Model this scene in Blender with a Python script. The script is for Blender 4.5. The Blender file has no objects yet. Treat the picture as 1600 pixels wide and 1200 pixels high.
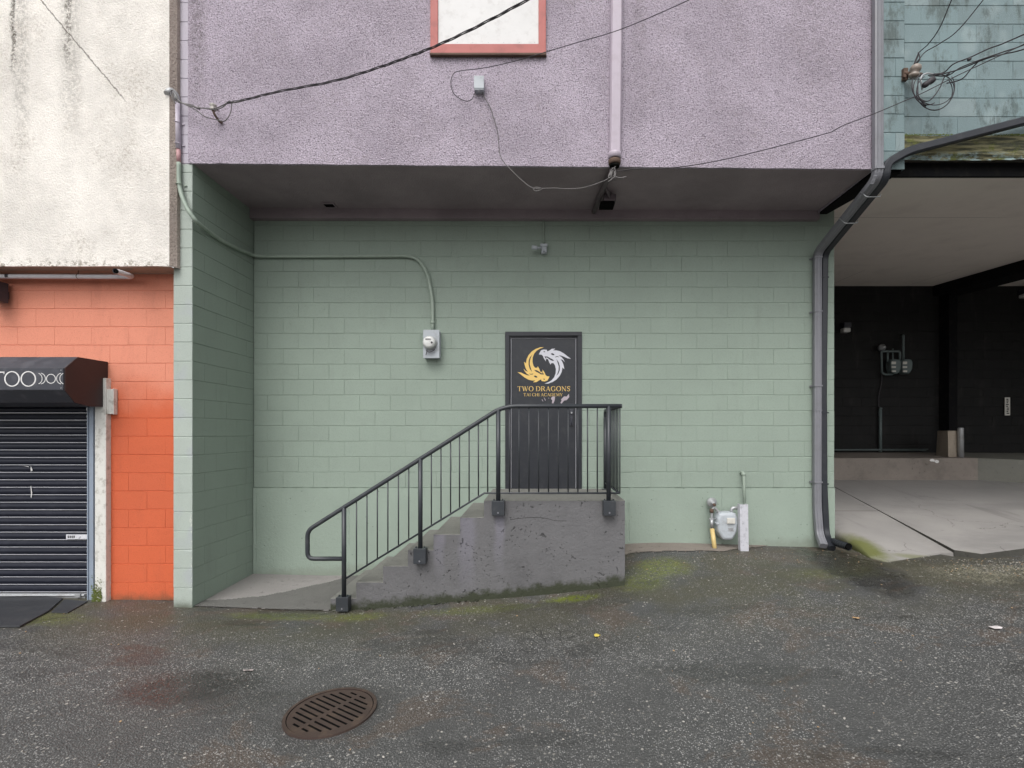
import bpy, math, random
import numpy as np
from mathutils import Vector, Matrix, noise as mnoise
from mathutils.geometry import tessellate_polygon
random.seed(7)
PI = math.pi
sc = bpy.context.scene
H = 1.9                       # eye height; F = focal length in photo pixels; principal point (838, 676)
F, CX, CY = 793.0, 838.0, 676.0

# ------------------------------------------------------------------ camera, sky, sun, exposure
cam = bpy.data.objects.new('camera', bpy.data.cameras.new('camera'))
sc.collection.objects.link(cam); sc.camera = cam
cam.location = (0, 0, H); cam.rotation_euler = (math.radians(90), 0, 0)
cam.data.sensor_width = 36; cam.data.lens = 36 * F / 1600
cam.data.shift_x = -(CX - 800) / 1600; cam.data.shift_y = (CY - 600) / 1600
cam.data.clip_start = 0.05; cam.data.clip_end = 500

SUN_EL, SUN_ROT = math.radians(52), math.radians(196)
w = bpy.data.worlds.new('World'); sc.world = w; w.use_nodes = True
nt = w.node_tree; bg = nt.nodes['Background']
sky = nt.nodes.new('ShaderNodeTexSky'); sky.sky_type = 'NISHITA'; sky.sun_disc = False
sky.sun_elevation = SUN_EL; sky.sun_rotation = SUN_ROT; sky.air_density = 1.0; sky.dust_density = 4.0; sky.ozone_density = 1.0
hs = nt.nodes.new('ShaderNodeHueSaturation'); hs.inputs['Saturation'].default_value = 0.14   # cloud cover: nearly colourless sky
nt.links.new(sky.outputs[0], hs.inputs['Color']); nt.links.new(hs.outputs[0], bg.inputs[0]); bg.inputs[1].default_value = 0.145
sun = bpy.data.objects.new('sun', bpy.data.lights.new('sun', 'SUN')); sc.collection.objects.link(sun)
sun.data.energy = 0.5; sun.data.angle = math.radians(35); sun.data.color = (1, 0.975, 0.94)
sd = Vector((math.sin(SUN_ROT) * math.cos(SUN_EL), math.cos(SUN_ROT) * math.cos(SUN_EL), math.sin(SUN_EL)))
sun.rotation_euler = sd.to_track_quat('Z', 'Y').to_euler()
sc.view_settings.view_transform = 'Standard'; sc.view_settings.look = 'None'
sc.view_settings.exposure = 0.62; sc.view_settings.gamma = 1

# ------------------------------------------------------------------ helpers
def P(px, py, Y): return Vector(((px - CX) * Y / F, Y, H - (py - CY) * Y / F))
def lin(r, g, b):
    return tuple(((c / 255) / 12.92 if c <= 10 else ((c / 255 + .055) / 1.055) ** 2.4) for c in (r, g, b))

def ext(pts, L=9):
    """carry an overhead line on towards its distant pole"""
    pts = [Vector(p) for p in pts]; d = (pts[-1] - pts[-2]).normalized(); return pts + [pts[-1] + d * L * .5, pts[-1] + d * L + Vector((0, 0, .4))]
def cr(pts, n=6):
    pts = [Vector(p) for p in pts]
    if len(pts) < 3 or n < 2: return pts
    out = []
    e = [2 * pts[0] - pts[1]] + pts + [2 * pts[-1] - pts[-2]]
    for i in range(1, len(e) - 2):
        a, b, c, d = e[i - 1:i + 3]
        for k in range(n):
            t = k / n
            out.append(.5 * ((2 * b) + (c - a) * t + (2 * a - 5 * b + 4 * c - d) * t * t + (3 * b - a - 3 * c + d) * t ** 3))
    out.append(pts[-1]); return out

def rounded(pts, r=.05, n=5):
    """polyline with its corners rounded"""
    pts = [Vector(p) for p in pts]; out = [pts[0]]
    for i in range(1, len(pts) - 1):
        a, b, c = pts[i - 1:i + 2]
        d1, d2 = (a - b), (c - b); q = min(r, d1.length * .45, d2.length * .45)
        s, e = b + d1.normalized() * q, b + d2.normalized() * q
        for k in range(n + 1):
            t = k / n; out.append(s * (1 - t) ** 2 + b * 2 * t * (1 - t) + e * t * t)
    out.append(pts[-1]); return out

class MB:
    def __init__(s): s.v = []; s.f = []; s.sm = []; s.mi = []; s.tone = {}
    def add(s, vs, fs, smooth=False, mi=0):
        o = len(s.v); s.v += [tuple(v) for v in vs]
        for f in fs: s.f.append([o + i for i in f]); s.sm.append(smooth); s.mi.append(mi)
        return s
    def hexa(s, c, mi=0):
        return s.add(c, [(0, 3, 2, 1), (4, 5, 6, 7), (0, 1, 5, 4), (1, 2, 6, 5), (2, 3, 7, 6), (3, 0, 4, 7)], mi=mi)
    def box(s, x0, x1, y0, y1, z0, z1, mi=0):
        return s.hexa([(x0, y0, z0), (x1, y0, z0), (x1, y1, z0), (x0, y1, z0), (x0, y0, z1), (x1, y0, z1), (x1, y1, z1), (x0, y1, z1)], mi)
    def quad(s, a, b, c, d, mi=0): return s.add([a, b, c, d], [(0, 1, 2, 3)], mi=mi)
    def sweep(s, pts, prof, side=(1, 0, 0), smooth=False, cap=True, closed=False, mi=0, scales=None):
        pts = [Vector(p) for p in pts]; n = len(pts); m = len(prof); side = Vector(side); vs = []
        for i, p in enumerate(pts):
            t = (pts[(i + 1) % n] - pts[i - 1]) if closed else (pts[min(i + 1, n - 1)] - pts[max(i - 1, 0)])
            if t.length < 1e-9: t = Vector((0, 0, 1))
            t.normalize(); u = side - t * side.dot(t)
            if u.length < 1e-4: u = t.orthogonal()
            u.normalize(); side = u; q = t.cross(u); k = scales[i] if scales else 1
            vs += [p + (u * a + q * b) * k for a, b in prof]
        fs = []
        for i in range(n if closed else n - 1):
            for j in range(m):
                fs.append((i * m + j, i * m + (j + 1) % m, ((i + 1) % n) * m + (j + 1) % m, ((i + 1) % n) * m + j))
        s.add(vs, fs, smooth, mi)
        if cap and not closed: s.add(vs[:m], [tuple(range(m))[::-1]], mi=mi); s.add(vs[-m:], [tuple(range(m))], mi=mi)
        return s
    def tube(s, pts, r, n=10, side=(1, 0, 0), **k):
        return s.sweep(pts, [(r * math.cos(2 * PI * i / n), r * math.sin(2 * PI * i / n)) for i in range(n)], side, smooth=True, **k)
    def lathe(s, o, axis, prof, n=20, smooth=True, mi=0):
        """prof = [(radius, distance along the axis)]"""
        o = Vector(o); ax = Vector(axis).normalized(); u = ax.orthogonal().normalized(); q = ax.cross(u); vs = []
        for r, d in prof:
            for i in range(n):
                a = 2 * PI * i / n; vs.append(o + ax * d + (u * math.cos(a) + q * math.sin(a)) * r)
        m = len(prof)
        s.add(vs, [(i * n + j, i * n + (j + 1) % n, (i + 1) * n + (j + 1) % n, (i + 1) * n + j) for i in range(m - 1) for j in range(n)], smooth, mi)
        s.add(vs[:n], [tuple(range(n))[::-1]], mi=mi); s.add(vs[-n:], [tuple(range(n))], mi=mi)
        return s
    def prism(s, loops, fn, d0, d1, mi=0):
        """2D outline (loops[0]) with holes, mapped by fn(a, b, depth), between depths d0 (front) and d1 (back)"""
        fl = [p for lp in loops for p in lp]; n = len(fl)
        tr = tessellate_polygon([[Vector((a, b, 0)) for a, b in lp] for lp in loops])
        s.add([fn(a, b, d0) for a, b in fl], tr, mi=mi)
        if abs(d1 - d0) > 1e-6:
            s.add([fn(a, b, d1) for a, b in fl], [tuple(t)[::-1] for t in tr], mi=mi)
            for lp in loops:
                m = len(lp); vs = [fn(a, b, d0) for a, b in lp] + [fn(a, b, d1) for a, b in lp]
                s.add(vs, [(i, (i + 1) % m, m + (i + 1) % m, m + i) for i in range(m)], mi=mi)
        return s
    def build(s, name, mat, parent=None, bevel=0, recalc=True):
        me = bpy.data.meshes.new(name); me.from_pydata(s.v, [], s.f); me.update()
        for m in (mat if isinstance(mat, (list, tuple)) else [mat]): me.materials.append(m)
        me.polygons.foreach_set('use_smooth', s.sm); me.polygons.foreach_set('material_index', s.mi)
        if s.tone:
            at = me.attributes.new('tone', 'FLOAT', 'FACE'); at.data.foreach_set('value', [s.tone.get(i, .5) for i in range(len(s.f))])
        if recalc:
            import bmesh
            bm = bmesh.new(); bm.from_mesh(me); bmesh.ops.remove_doubles(bm, verts=bm.verts, dist=1e-6)
            bmesh.ops.recalc_face_normals(bm, faces=bm.faces); bm.to_mesh(me); bm.free()
        o = bpy.data.objects.new(name, me); sc.collection.objects.link(o)
        if parent is not None:
            o.parent = parent; o.matrix_parent_inverse = Matrix.Translation(-world_loc(parent))
        if bevel:
            b = o.modifiers.new('bevel', 'BEVEL'); b.width = bevel; b.segments = 2; b.limit_method = 'ANGLE'
        return o
def world_loc(o):
    v = Vector(o.location); 
    return v if o.parent is None or o.type != 'EMPTY' else v
def tag(o, label=None, cat=None, group=None, kind=None):
    for k, v in (('label', label), ('category', cat), ('group', group), ('kind', kind)):
        if v: o[k] = v
    return o
def thing(name, loc, label, cat, group=None):
    o = bpy.data.objects.new(name, None); sc.collection.objects.link(o); o.location = loc; o.empty_display_size = .1
    return tag(o, label, cat, group)

# ------------------------------------------------------------------ materials
class G:
    """small helper to write node graphs"""
    def __init__(s, name):
        s.m = bpy.data.materials.new(name); s.m.use_nodes = True; s.t = s.m.node_tree
        s.b = s.t.nodes['Principled BSDF']; s.geo = None
    def n(s, kind, **k):
        x = s.t.nodes.new(kind)
        for a, b in k.items(): setattr(x, a, b)
        return x
    def set(s, sock, v):
        if isinstance(v, bpy.types.NodeSocket): s.t.links.new(v, sock)
        elif isinstance(v, (tuple, list)) and len(v) == 3 and sock.type == 'RGBA': sock.default_value = (*v, 1)
        else: sock.default_value = v
    @property
    def pos(s):
        if not s.geo: s.geo = s.n('ShaderNodeNewGeometry')
        return s.geo.outputs['Position']
    def xyz(s):
        x = s.n('ShaderNodeSeparateXYZ'); s.set(x.inputs[0], s.pos); return x.outputs
    def math(s, op, a, b=0.0, c=0.0, clamp=False):
        x = s.n('ShaderNodeMath', operation=op, use_clamp=clamp)
        s.set(x.inputs[0], a); s.set(x.inputs[1], b)
        if op in ('MULTIPLY_ADD', 'COMPARE', 'SMOOTH_MIN', 'SMOOTH_MAX'): s.set(x.inputs[2], c)
        return x.outputs[0]
    def scale(s, v, sc3):
        x = s.n('ShaderNodeVectorMath', operation='MULTIPLY'); s.set(x.inputs[0], v); x.inputs[1].default_value = sc3; return x.outputs[0]
    def noise(s, scale=5, detail=4, rough=.6, vec=None, dist=0, out=0):
        x = s.n('ShaderNodeTexNoise'); s.set(x.inputs['Vector'], vec or s.pos); x.inputs['Scale'].default_value = scale
        x.inputs['Detail'].default_value = detail; x.inputs['Roughness'].default_value = rough; x.inputs['Distortion'].default_value = dist
        return x.outputs[out]
    def vor(s, scale=5, vec=None, feature='F1', out='Distance', rnd=1):
        x = s.n('ShaderNodeTexVoronoi', feature=feature); s.set(x.inputs['Vector'], vec or s.pos); x.inputs['Scale'].default_value = scale
        x.inputs['Randomness'].default_value = rnd; return x.outputs[out]
    def sstep(s, v, a, b, lo=0.0, hi=1.0):
        x = s.n('ShaderNodeMapRange', interpolation_type='SMOOTHSTEP'); s.set(x.inputs[0], v)
        for i, q in enumerate((a, b, lo, hi)): x.inputs[i + 1].default_value = q
        return x.outputs[0]
    def mix(s, f, a, b, mode='MIX'):
        x = s.n('ShaderNodeMix', data_type='RGBA', blend_type=mode); s.set(x.inputs[0], f); s.set(x.inputs[6], a); s.set(x.inputs[7], b); return x.outputs[2]
    def blob(s, cx, cy, rx, ry, wob=.35, axes='XY'):
        o = s.xyz(); A, B = o[axes[0]], o[axes[1]]
        a = s.math('DIVIDE', s.math('SUBTRACT', A, cx), rx); b = s.math('DIVIDE', s.math('SUBTRACT', B, cy), ry)
        d = s.math('SQRT', s.math('ADD', s.math('MULTIPLY', a, a), s.math('MULTIPLY', b, b)))
        d = s.math('ADD', d, s.math('MULTIPLY', s.math('SUBTRACT', s.noise(5, 5, .65), .5), wob * 3))
        return s.sstep(d, 1.15, .35)
    def bump(s, h, strength=.5, dist=.01, prev=None):
        x = s.n('ShaderNodeBump'); s.set(x.inputs['Height'], h); x.inputs['Strength'].default_value = strength; x.inputs['Distance'].default_value = dist
        if prev is not None: s.set(x.inputs['Normal'], prev)
        return x.outputs[0]
    def n_warp(s):
        x = s.n('ShaderNodeVectorMath', operation='MULTIPLY_ADD'); s.set(x.inputs[0], s.noise(2.5, 5, .6, out=1)); x.inputs[1].default_value = (.5, .5, .5); s.set(x.inputs[2], s.pos); return x.outputs[0]
    def done(s, col, rough=.8, normal=None, metal=0.0, spec=.5):
        s.set(s.b.inputs['Base Color'], col); s.set(s.b.inputs['Roughness'], rough); s.set(s.b.inputs['Metallic'], metal)
        s.set(s.b.inputs['Specular IOR Level'], spec)
        if normal is not None: s.set(s.b.inputs['Normal'], normal)
        return s.m

def paint(name, col, rough=.5, metal=0, var=.12, dirt=.25, dirtcol=(.05, .045, .035), bscale=40, bdist=.0008, spec=.5, dscale=9):
    g = G(name); n = g.noise(dscale, 6, .65)
    c = g.mix(g.math('MULTIPLY', g.noise(2.3, 3), 1.0), tuple(x * (1 - var) for x in col), tuple(min(1, x * (1 + var)) for x in col))
    c = g.mix(g.math('MULTIPLY', g.sstep(n, .48, .72), dirt), c, dirtcol)
    r = g.math('ADD', rough - .08, g.math('MULTIPLY', n, .2))
    return g.done(c, r, g.bump(g.noise(bscale, 4, .6), .6, bdist), metal, spec)

M = {}
M['black_paint'] = paint('black_paint', (.016, .018, .024), .42, var=.15, dirt=.15, dirtcol=(.09, .09, .085))
M['rail_paint'] = paint('rail_paint', (.030, .034, .040), .38, var=.2, dirt=.25, dirtcol=(.10, .10, .10), bscale=120, bdist=.0006)
M['grey_metal'] = paint('grey_metal', (.195, .196, .215), .38, var=.1, dirt=.3, dirtcol=(.12, .12, .12))
M['galv'] = paint('galvanised', (.42, .43, .44), .42, .5, dirt=.4, dirtcol=(.2, .18, .15), bscale=80)
M['meter_grey'] = paint('meter_grey', (.42, .45, .48), .45, dirt=.35, dirtcol=(.16, .15, .13))
M['meter_dark'] = paint('meter_dark', (.11, .14, .14), .5, dirt=.3)
M['green_pipe'] = paint('green_pipe', (.30, .36, .30), .5, dirt=.2, dirtcol=(.1, .12, .1))
M['lilac_pipe'] = paint('lilac_pipe', (.52, .47, .54), .5, dirt=.2, dirtcol=(.2, .17, .18))
M['pink_pipe'] = paint('pink_pipe', (.48, .27, .28), .5, dirt=.25)
M['cable'] = paint('cable', (.035, .03, .035), .6, dirt=.2, dirtcol=(.12, .11, .11))
M['cable_pale'] = paint('cable_pale', (.15, .14, .138), .6, dirt=.3)
M['yellow'] = paint('yellow_pipe', (.62, .47, .20), .5, dirt=.3, dirtcol=(.25, .2, .12))
M['rust'] = paint('rust', (.11, .068, .048), .8, var=.35, dirt=.5, dirtcol=(.06, .035, .025), bscale=90, bdist=.002)
M['iron'] = paint('iron', (.060, .040, .034), .40, .15, var=.3, dirt=.4, dirtcol=(.16, .11, .075), bscale=160, bdist=.002)
M['porcelain'] = paint('porcelain', (.50, .47, .43), .3, dirt=.8, dirtcol=(.15, .11, .08), dscale=30)
M['white'] = paint('white_paint', (.66, .65, .64), .5, dirt=.3, dirtcol=(.35, .32, .3))
M['white_post'] = paint('white_post', (.66, .65, .61), .6, dirt=.6, dirtcol=(.24, .22, .18), dscale=14)
M['red_wood'] = paint('red_wood', (.42, .115, .10), .55, dirt=.4, dirtcol=(.22, .08, .07))
M['plastic_label'] = paint('label', (.6, .58, .53), .5, dirt=.2)
M['gold'] = paint('gold', (.78, .53, .16), .5, var=.04, dirt=.1, dirtcol=(.5, .3, .1))
M['silver'] = paint('silver', (.60, .60, .65), .5, var=.04, dirt=.1, dirtcol=(.4, .4, .45))
M['residue'] = paint('residue', (.42, .36, .40), .6, dirt=.3, dirtcol=(.3, .25, .28))
M['pit'] = paint('pit', (.005, .005, .005), .95, spec=.05)
M['lens'] = paint('lens', (.72, .72, .70), .12)
M['steel_blue'] = paint('steel_blue', (.27, .32, .39), .42, .1, dirt=.3, dirtcol=(.25, .26, .28))
M['maroon'] = paint('maroon', (.030, .018, .019), .55, dirt=.15)
M['awning_black'] = paint('awning_black', (.035, .037, .048), .38, var=.2, dirt=.35, dirtcol=(.13, .13, .15))
M['shutter'] = paint('shutter', (.010, .012, .022), .42, 0, spec=.3, dirt=.2, dirtcol=(.06, .06, .08))
M['shutter_lip'] = paint('shutter_lip', (.66, .66, .70), .4, .1, dirt=.35, dirtcol=(.2, .2, .22))
M['rubber'] = paint('rubber', (.035, .037, .042), .5, var=.2, dirt=.3, dirtcol=(.08, .08, .08), bscale=60, bdist=.003)
M['fascia_black'] = paint('fascia_black', (.007, .007, .008), .8, spec=.12)
M['moss'] = paint('moss', (.12, .15, .03), .95, var=.4, dirt=.5, dirtcol=(.05, .06, .02), bscale=120, bdist=.01)
M['leaf_yellow'] = paint('leaf_yellow', (.62, .50, .10), .6); M['leaf_tan'] = paint('leaf_tan', (.6, .38, .2), .6)
M['chip_paint'] = paint('chip_paint', (.52, .56, .50), .6, dirt=.5, dirtcol=(.2, .22, .18), dscale=60); M['paper'] = paint('paper', (.6, .55, .55), .7)

def block_mat(name, col, patch=None, upper_tone=None, rough=.55, dirtcol=(.14, .16, .13), dirt=.18, basal=None, stain=0, grit=.006, spec=.35, tone=.07):
    g = G(name); o = g.xyz()
    big = g.noise(1.3, 5, .6)
    c = g.mix(big, tuple(x * .88 for x in col), tuple(min(1, x * 1.12) for x in col))
    tn = g.n('ShaderNodeAttribute', attribute_name='tone').outputs['Fac']
    c = g.mix(g.math('MULTIPLY', tn, tone), c, tuple(x * .62 for x in (sum(col) / 3 * .4 + x * .6 for x in col)))
    if patch: c = g.mix(g.math('MULTIPLY', g.sstep(tn, .72, .8), .5 if tone > .2 else 0), c, patch)
    if patch: c = g.mix(g.math('MULTIPLY', g.sstep(g.noise(3.1, 2, .4), .52, .68), .55), c, patch)
    if upper_tone:   # colour shifts to a second tone above a given height
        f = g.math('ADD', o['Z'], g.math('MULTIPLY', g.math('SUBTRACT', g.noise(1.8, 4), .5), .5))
        c = g.mix(g.sstep(f, upper_tone[0], upper_tone[1]), c, upper_tone[2])
    sp = g.noise(150, 2, .6)
    c = g.mix(g.math('MULTIPLY', g.sstep(sp, .55, .72), .35), c, tuple(x * .45 for x in col))
    c = g.mix(g.math('MULTIPLY', g.sstep(g.noise(85, 3, .7), .40, .28), .3), c, tuple(min(1, x * 1.35) for x in col))
    st = g.noise(1, 6, .7, vec=g.scale(g.pos, (5, 5, 1.3)))
    c = g.mix(g.math('MULTIPLY', g.sstep(st, .52, .78), dirt), c, dirtcol)
    if stain:
        st = g.noise(1, 7, .75, vec=g.scale(g.pos, (3.5, 3.5, 1.6)))
        c = g.mix(g.math('MULTIPLY', g.sstep(st, .5, .62), stain), c, (.05, .06, .05))
    if basal:   # splash dirt and moss above the ground; also paints the orange wall's contact shade
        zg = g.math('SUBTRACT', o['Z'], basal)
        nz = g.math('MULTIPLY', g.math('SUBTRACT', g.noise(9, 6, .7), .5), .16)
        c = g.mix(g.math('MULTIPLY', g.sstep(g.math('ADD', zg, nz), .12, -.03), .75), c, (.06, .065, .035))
    nr = g.bump(g.noise(70, 6, .75), .9, grit)
    nr = g.bump(g.math('MULTIPLY', g.math('MULTIPLY', g.sstep(g.vor(16), .13, .05), g.sstep(g.noise(3, 2), .5, .6)), -1.0), .8, .004, nr)
    return g.done(c, g.math('ADD', rough, g.math('MULTIPLY', sp, .15)), nr, spec=spec)

GREEN = (.284, .344, .290)
M['green_block'] = block_mat('green_block', GREEN)
M['green_pillar'] = block_mat('green_pillar', (.40, .45, .405), patch=(.38, .40, .43), basal=.02)
M['lilac_block'] = block_mat('lilac_block', (.50, .46, .52))
M['orange_block'] = block_mat('orange_block', (.60, .122, .048), upper_tone=(2.1, 2.55, (.72, .27, .175)), dirtcol=(.25, .06, .04), dirt=.2, basal=.03)
M['teal_block'] = block_mat('teal_block', (.20, .275, .285), patch=(.30, .37, .375), dirt=.5, dirtcol=(.07, .09, .075), stain=.6, tone=.5)
M['black_block'] = block_mat('black_block', (.012, .0115, .0115), rough=.65, dirtcol=(.045, .043, .04), dirt=.5, spec=.3, tone=.5)

def stucco(name, col, dark, scale=55, dist=.012, strength=1.0, streaks=None, spk=.6, grime=.3, grimecol=(.2, .18, .15), rough=.85, crack=False):
    g = G(name)
    v = g.vor(scale, feature='SMOOTH_F1', vec=g.n('ShaderNodeVectorMath', operation='ADD').outputs[0] if False else None)
    n = g.noise(scale * 1.4, 4, .75, dist=.6)
    hgt = g.math('ADD', g.math('MULTIPLY', n, .8), g.math('MULTIPLY', v, .5))
    c = g.mix(g.sstep(g.noise(1.3, 6, .68), .32, .68), tuple(x * .84 for x in col), tuple(min(1, x * 1.08) for x in col))
    c = g.mix(g.math('MULTIPLY', g.sstep(n, .50, .36), spk), c, dark)  # hollows of the relief darkened in colour, adding to the bump's shade
    gm = g.noise(1, 6, .75, vec=g.scale(g.pos, (1.5, 1.5, 1.1)))
    gm2 = g.noise(30, 5, .8)
    c = g.mix(g.math('MULTIPLY', g.math('MULTIPLY', g.sstep(gm, .46, .68), g.sstep(gm2, .45, .65)), grime), c, grimecol)
    if streaks:
        o = g.xyz(); tot = None
        for (x0, z0, ln, wd, amt) in streaks:
            wob = g.math('MULTIPLY', g.math('SUBTRACT', g.noise(4, 4), .5), .14)
            a = g.math('ABSOLUTE', g.math('SUBTRACT', g.math('ADD', o['X'], wob), x0))
            zz = g.sstep(o['Z'], z0 - ln, z0)
            m = g.math('MULTIPLY', g.math('MULTIPLY', g.sstep(a, wd, wd * .2), zz), g.math('MULTIPLY', g.sstep(g.noise(34, 5, .8), .40, .60), amt))
            tot = m if tot is None else g.math('MAXIMUM', tot, m)
        c = g.mix(tot, c, (.10, .085, .065))
    if crack:
        o = g.xyz(); ax_, az_, bx_, bz_ = -4.86, 6.02, -4.37, 5.44; L = math.hypot(bx_ - ax_, bz_ - az_); ux, uz = (bx_ - ax_) / L, (bz_ - az_) / L
        dx = g.math('SUBTRACT', o['X'], ax_); dz = g.math('ADD', g.math('SUBTRACT', o['Z'], az_), g.math('MULTIPLY', g.math('SUBTRACT', g.noise(14, 5, .7), .5), .09))
        al = g.math('ADD', g.math('MULTIPLY', dx, ux), g.math('MULTIPLY', dz, uz)); ac = g.math('ABSOLUTE', g.math('SUBTRACT', g.math('MULTIPLY', dx, uz), g.math('MULTIPLY', dz, ux)))
        m = g.math('MULTIPLY', g.sstep(ac, .009, .003), g.sstep(al, L + .12, L - .1)); c = g.mix(g.math('MULTIPLY', m, .8), c, (.12, .10, .08))
        foot = g.math('MULTIPLY', g.sstep(o['Z'], 3.78, 3.67), g.sstep(g.noise(20, 5, .75), .48, .62)); c = g.mix(g.math('MULTIPLY', foot, .75), c, (.20, .17, .12))
    return g.done(c, rough, g.bump(hgt, strength, dist), spec=.25)

M['pink_stucco'] = stucco('pink_stucco', (.615, .535, .625), (.13, .105, .13), 62, .030, streaks=[(-3.64, 6.1, 1.0, .13, .5), (3.05, 6.2, 1.4, .45, .25), (-1.6, 6.4, 1.6, .5, .12), (1.1, 6.3, 1.9, .12, .25)], grime=.42, grimecol=(.36, .30, .30), spk=.95)
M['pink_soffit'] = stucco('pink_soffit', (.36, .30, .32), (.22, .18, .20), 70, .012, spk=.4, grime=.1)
M['white_stucco'] = stucco('white_stucco', (.90, .855, .795), (.58, .52, .45), 62, .012, spk=.30, grime=.85, grimecol=(.46, .40, .34), crack=True,
    streaks=[(-5.53, 6.0, .55, .045, 1.0), (-5.45, 5.6, 1.0, .12, .4), (-4.95, 6.1, .75, .07, .8), (-4.93, 5.7, .95, .16, .35)])
M['stucco_edge'] = stucco('stucco_edge', (.50, .42, .37), (.16, .12, .10), 50, .02)
M['beige_ceiling'] = paint('beige_ceiling', (.80, .735, .67), .8, var=.05, dirt=.12, dirtcol=(.3, .25, .22), bscale=200, bdist=.0006, dscale=2)

def concrete(name, col, dark, pits=.5, mossz=None, grime=.5, streak=None, rough=.75, warm=None):
    g = G(name); o = g.xyz()
    c = g.mix(g.noise(2.2, 6, .65), dark, col)
    c = g.mix(g.math('MULTIPLY', g.sstep(g.noise(220, 3, .7), .55, .75), .4), c, tuple(x * .45 for x in col))
    c = g.mix(g.math('MULTIPLY', g.sstep(g.noise(1.1, 5, .7), .5, .7), grime), c, tuple(x * .55 for x in dark))
    if warm: c = g.mix(g.math('MULTIPLY', g.sstep(g.noise(.9, 4, .6), .42, .62), .7), c, warm)
    if streak:
        for (x0, wd, z0, ln, amt) in streak:
            a = g.math('ABSOLUTE', g.math('SUBTRACT', g.math('ADD', o['X'], g.math('MULTIPLY', g.math('SUBTRACT', g.noise(5, 4), .5), .09)), x0))
            c = g.mix(g.math('MULTIPLY', g.math('MULTIPLY', g.sstep(a, wd, wd * .3), g.sstep(o['Z'], z0 - ln, z0)), amt), c, (.23, .22, .27))
    pit = g.sstep(g.vor(9, vec=g.n_warp()), .16, .08)
    pit = g.math('MULTIPLY', pit, g.sstep(g.noise(2.6, 2), .44, .54))
    pit2 = g.math('MULTIPLY', g.sstep(g.vor(30), .22, .10), g.sstep(g.noise(5, 3), .48, .58))
    pt = g.math('MAXIMUM', pit, pit2)
    c = g.mix(g.math('MULTIPLY', pt, pits), c, (.03, .03, .03))
    if mossz:  # mossz(x) = z0 + k*x : moss line above the ground
        zg = g.math('SUBTRACT', o['Z'], g.math('MULTIPLY_ADD', o['X'], mossz[1], mossz[0]))
        nz = g.math('MULTIPLY', g.math('SUBTRACT', g.noise(7, 6, .7), .5), .28)
        c = g.mix(g.math('MULTIPLY', g.sstep(g.math('ADD', zg, nz), .09, .0), .9), c, (.028, .034, .014))
    nr = g.bump(g.noise(38, 8, .75), 1, .011)
    nr = g.bump(g.math('MULTIPLY', pt, -1.0), 1, .012, nr); nr = g.bump(g.noise(4, 4, .6), .6, .03, nr)
    return g.done(c, rough, nr, spec=.35)
M['stair_concrete'] = concrete('stair_concrete', (.172, .169, .173), (.108, .106, .110), .6, mossz=(.19, .095), streak=[(-.40, .07, 1.05, .8, .55), (-.75, .12, .85, .9, .4), (-1.05, .08, .8, .6, .4)])
M['tread_concrete'] = concrete('tread_concrete', (.235, .23, .215), (.17, .17, .15), .3)
M['pad_concrete'] = concrete('pad_concrete', (.33, .31, .30), (.25, .235, .225), .2, grime=.25)
M['skim_concrete'] = concrete('skim_concrete', (.17, .165, .155), (.12, .118, .11), .2, grime=.3)
M['ledge_concrete'] = concrete('ledge_concrete', (.31, .27, .235), (.15, .13, .115), .4, grime=.5)
M['ledge_shaded'] = concrete('ledge_shaded', (.22, .215, .19), (.12, .12, .10), .4, grime=.5)  # darker ledge tone that paints in the shading of the turned face
M['block_concrete'] = concrete('block_concrete', (.42, .36, .29), (.30, .25, .20), .4)

def slab_mat():
    g = G('slab_concrete'); o = g.xyz()
    c = g.mix(g.noise(1.2, 6, .6), (.24, .23, .22), (.41, .39, .37))
    c = g.mix(g.math('MULTIPLY', g.sstep(g.noise(260, 3, .7), .55, .72), .3), c, (.2, .18, .16))
    n2 = g.noise(1, 6, .65, vec=g.scale(g.pos, (.5, 1.2, 1)))
    c = g.mix(g.math('MULTIPLY', g.sstep(n2, .46, .62), .5), c, (.20, .192, .185))
    tyre = g.noise(1, 4, .6, vec=g.scale(g.pos, (3.2, .35, 1)), dist=.4)
    c = g.mix(g.math('MULTIPLY', g.math('MULTIPLY', g.sstep(tyre, .55, .66), g.sstep(o['Y'], 6.6, 7.6)), .45), c, (.15, .14, .135))
    crk = g.math('MULTIPLY', g.sstep(g.vor(.8, feature='DISTANCE_TO_EDGE', vec=g.n_warp()), .006, .001), g.sstep(g.noise(.9, 2), .5, .55))
    c = g.mix(g.math('MULTIPLY', crk, .7), c, (.10, .09, .085))
    cr2 = g.math('MULTIPLY', g.sstep(g.math('ABSOLUTE', g.math('SUBTRACT', o['Y'], 7.74)), .03, .012), g.sstep(o['X'], 5.26, 5.22)); c = g.mix(g.math('MULTIPLY', cr2, .6), c, (.16, .14, .13))
    wet = g.math('MULTIPLY', g.sstep(o['Y'], 7.4, 9.2), .6)  # darker and smoother towards the rear of the slab
    c = g.mix(wet, c, (.21, .205, .205))  # blends in the darker tone at the rear of the slab
    mo = g.math('MAXIMUM', g.blob(3.98, 6.35, .28, .75, .3), g.math('MULTIPLY', g.blob(4.6, 5.98, .6, .10, .3), .6))
    c = g.mix(g.math('MULTIPLY', mo, .85), c, (.13, .145, .02))
    return g.done(c, g.math('SUBTRACT', .58, g.math('MULTIPLY', wet, .3)), g.bump(g.noise(90, 6, .7), .7, .002), spec=.4)
M['slab_concrete'] = slab_mat()

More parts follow.
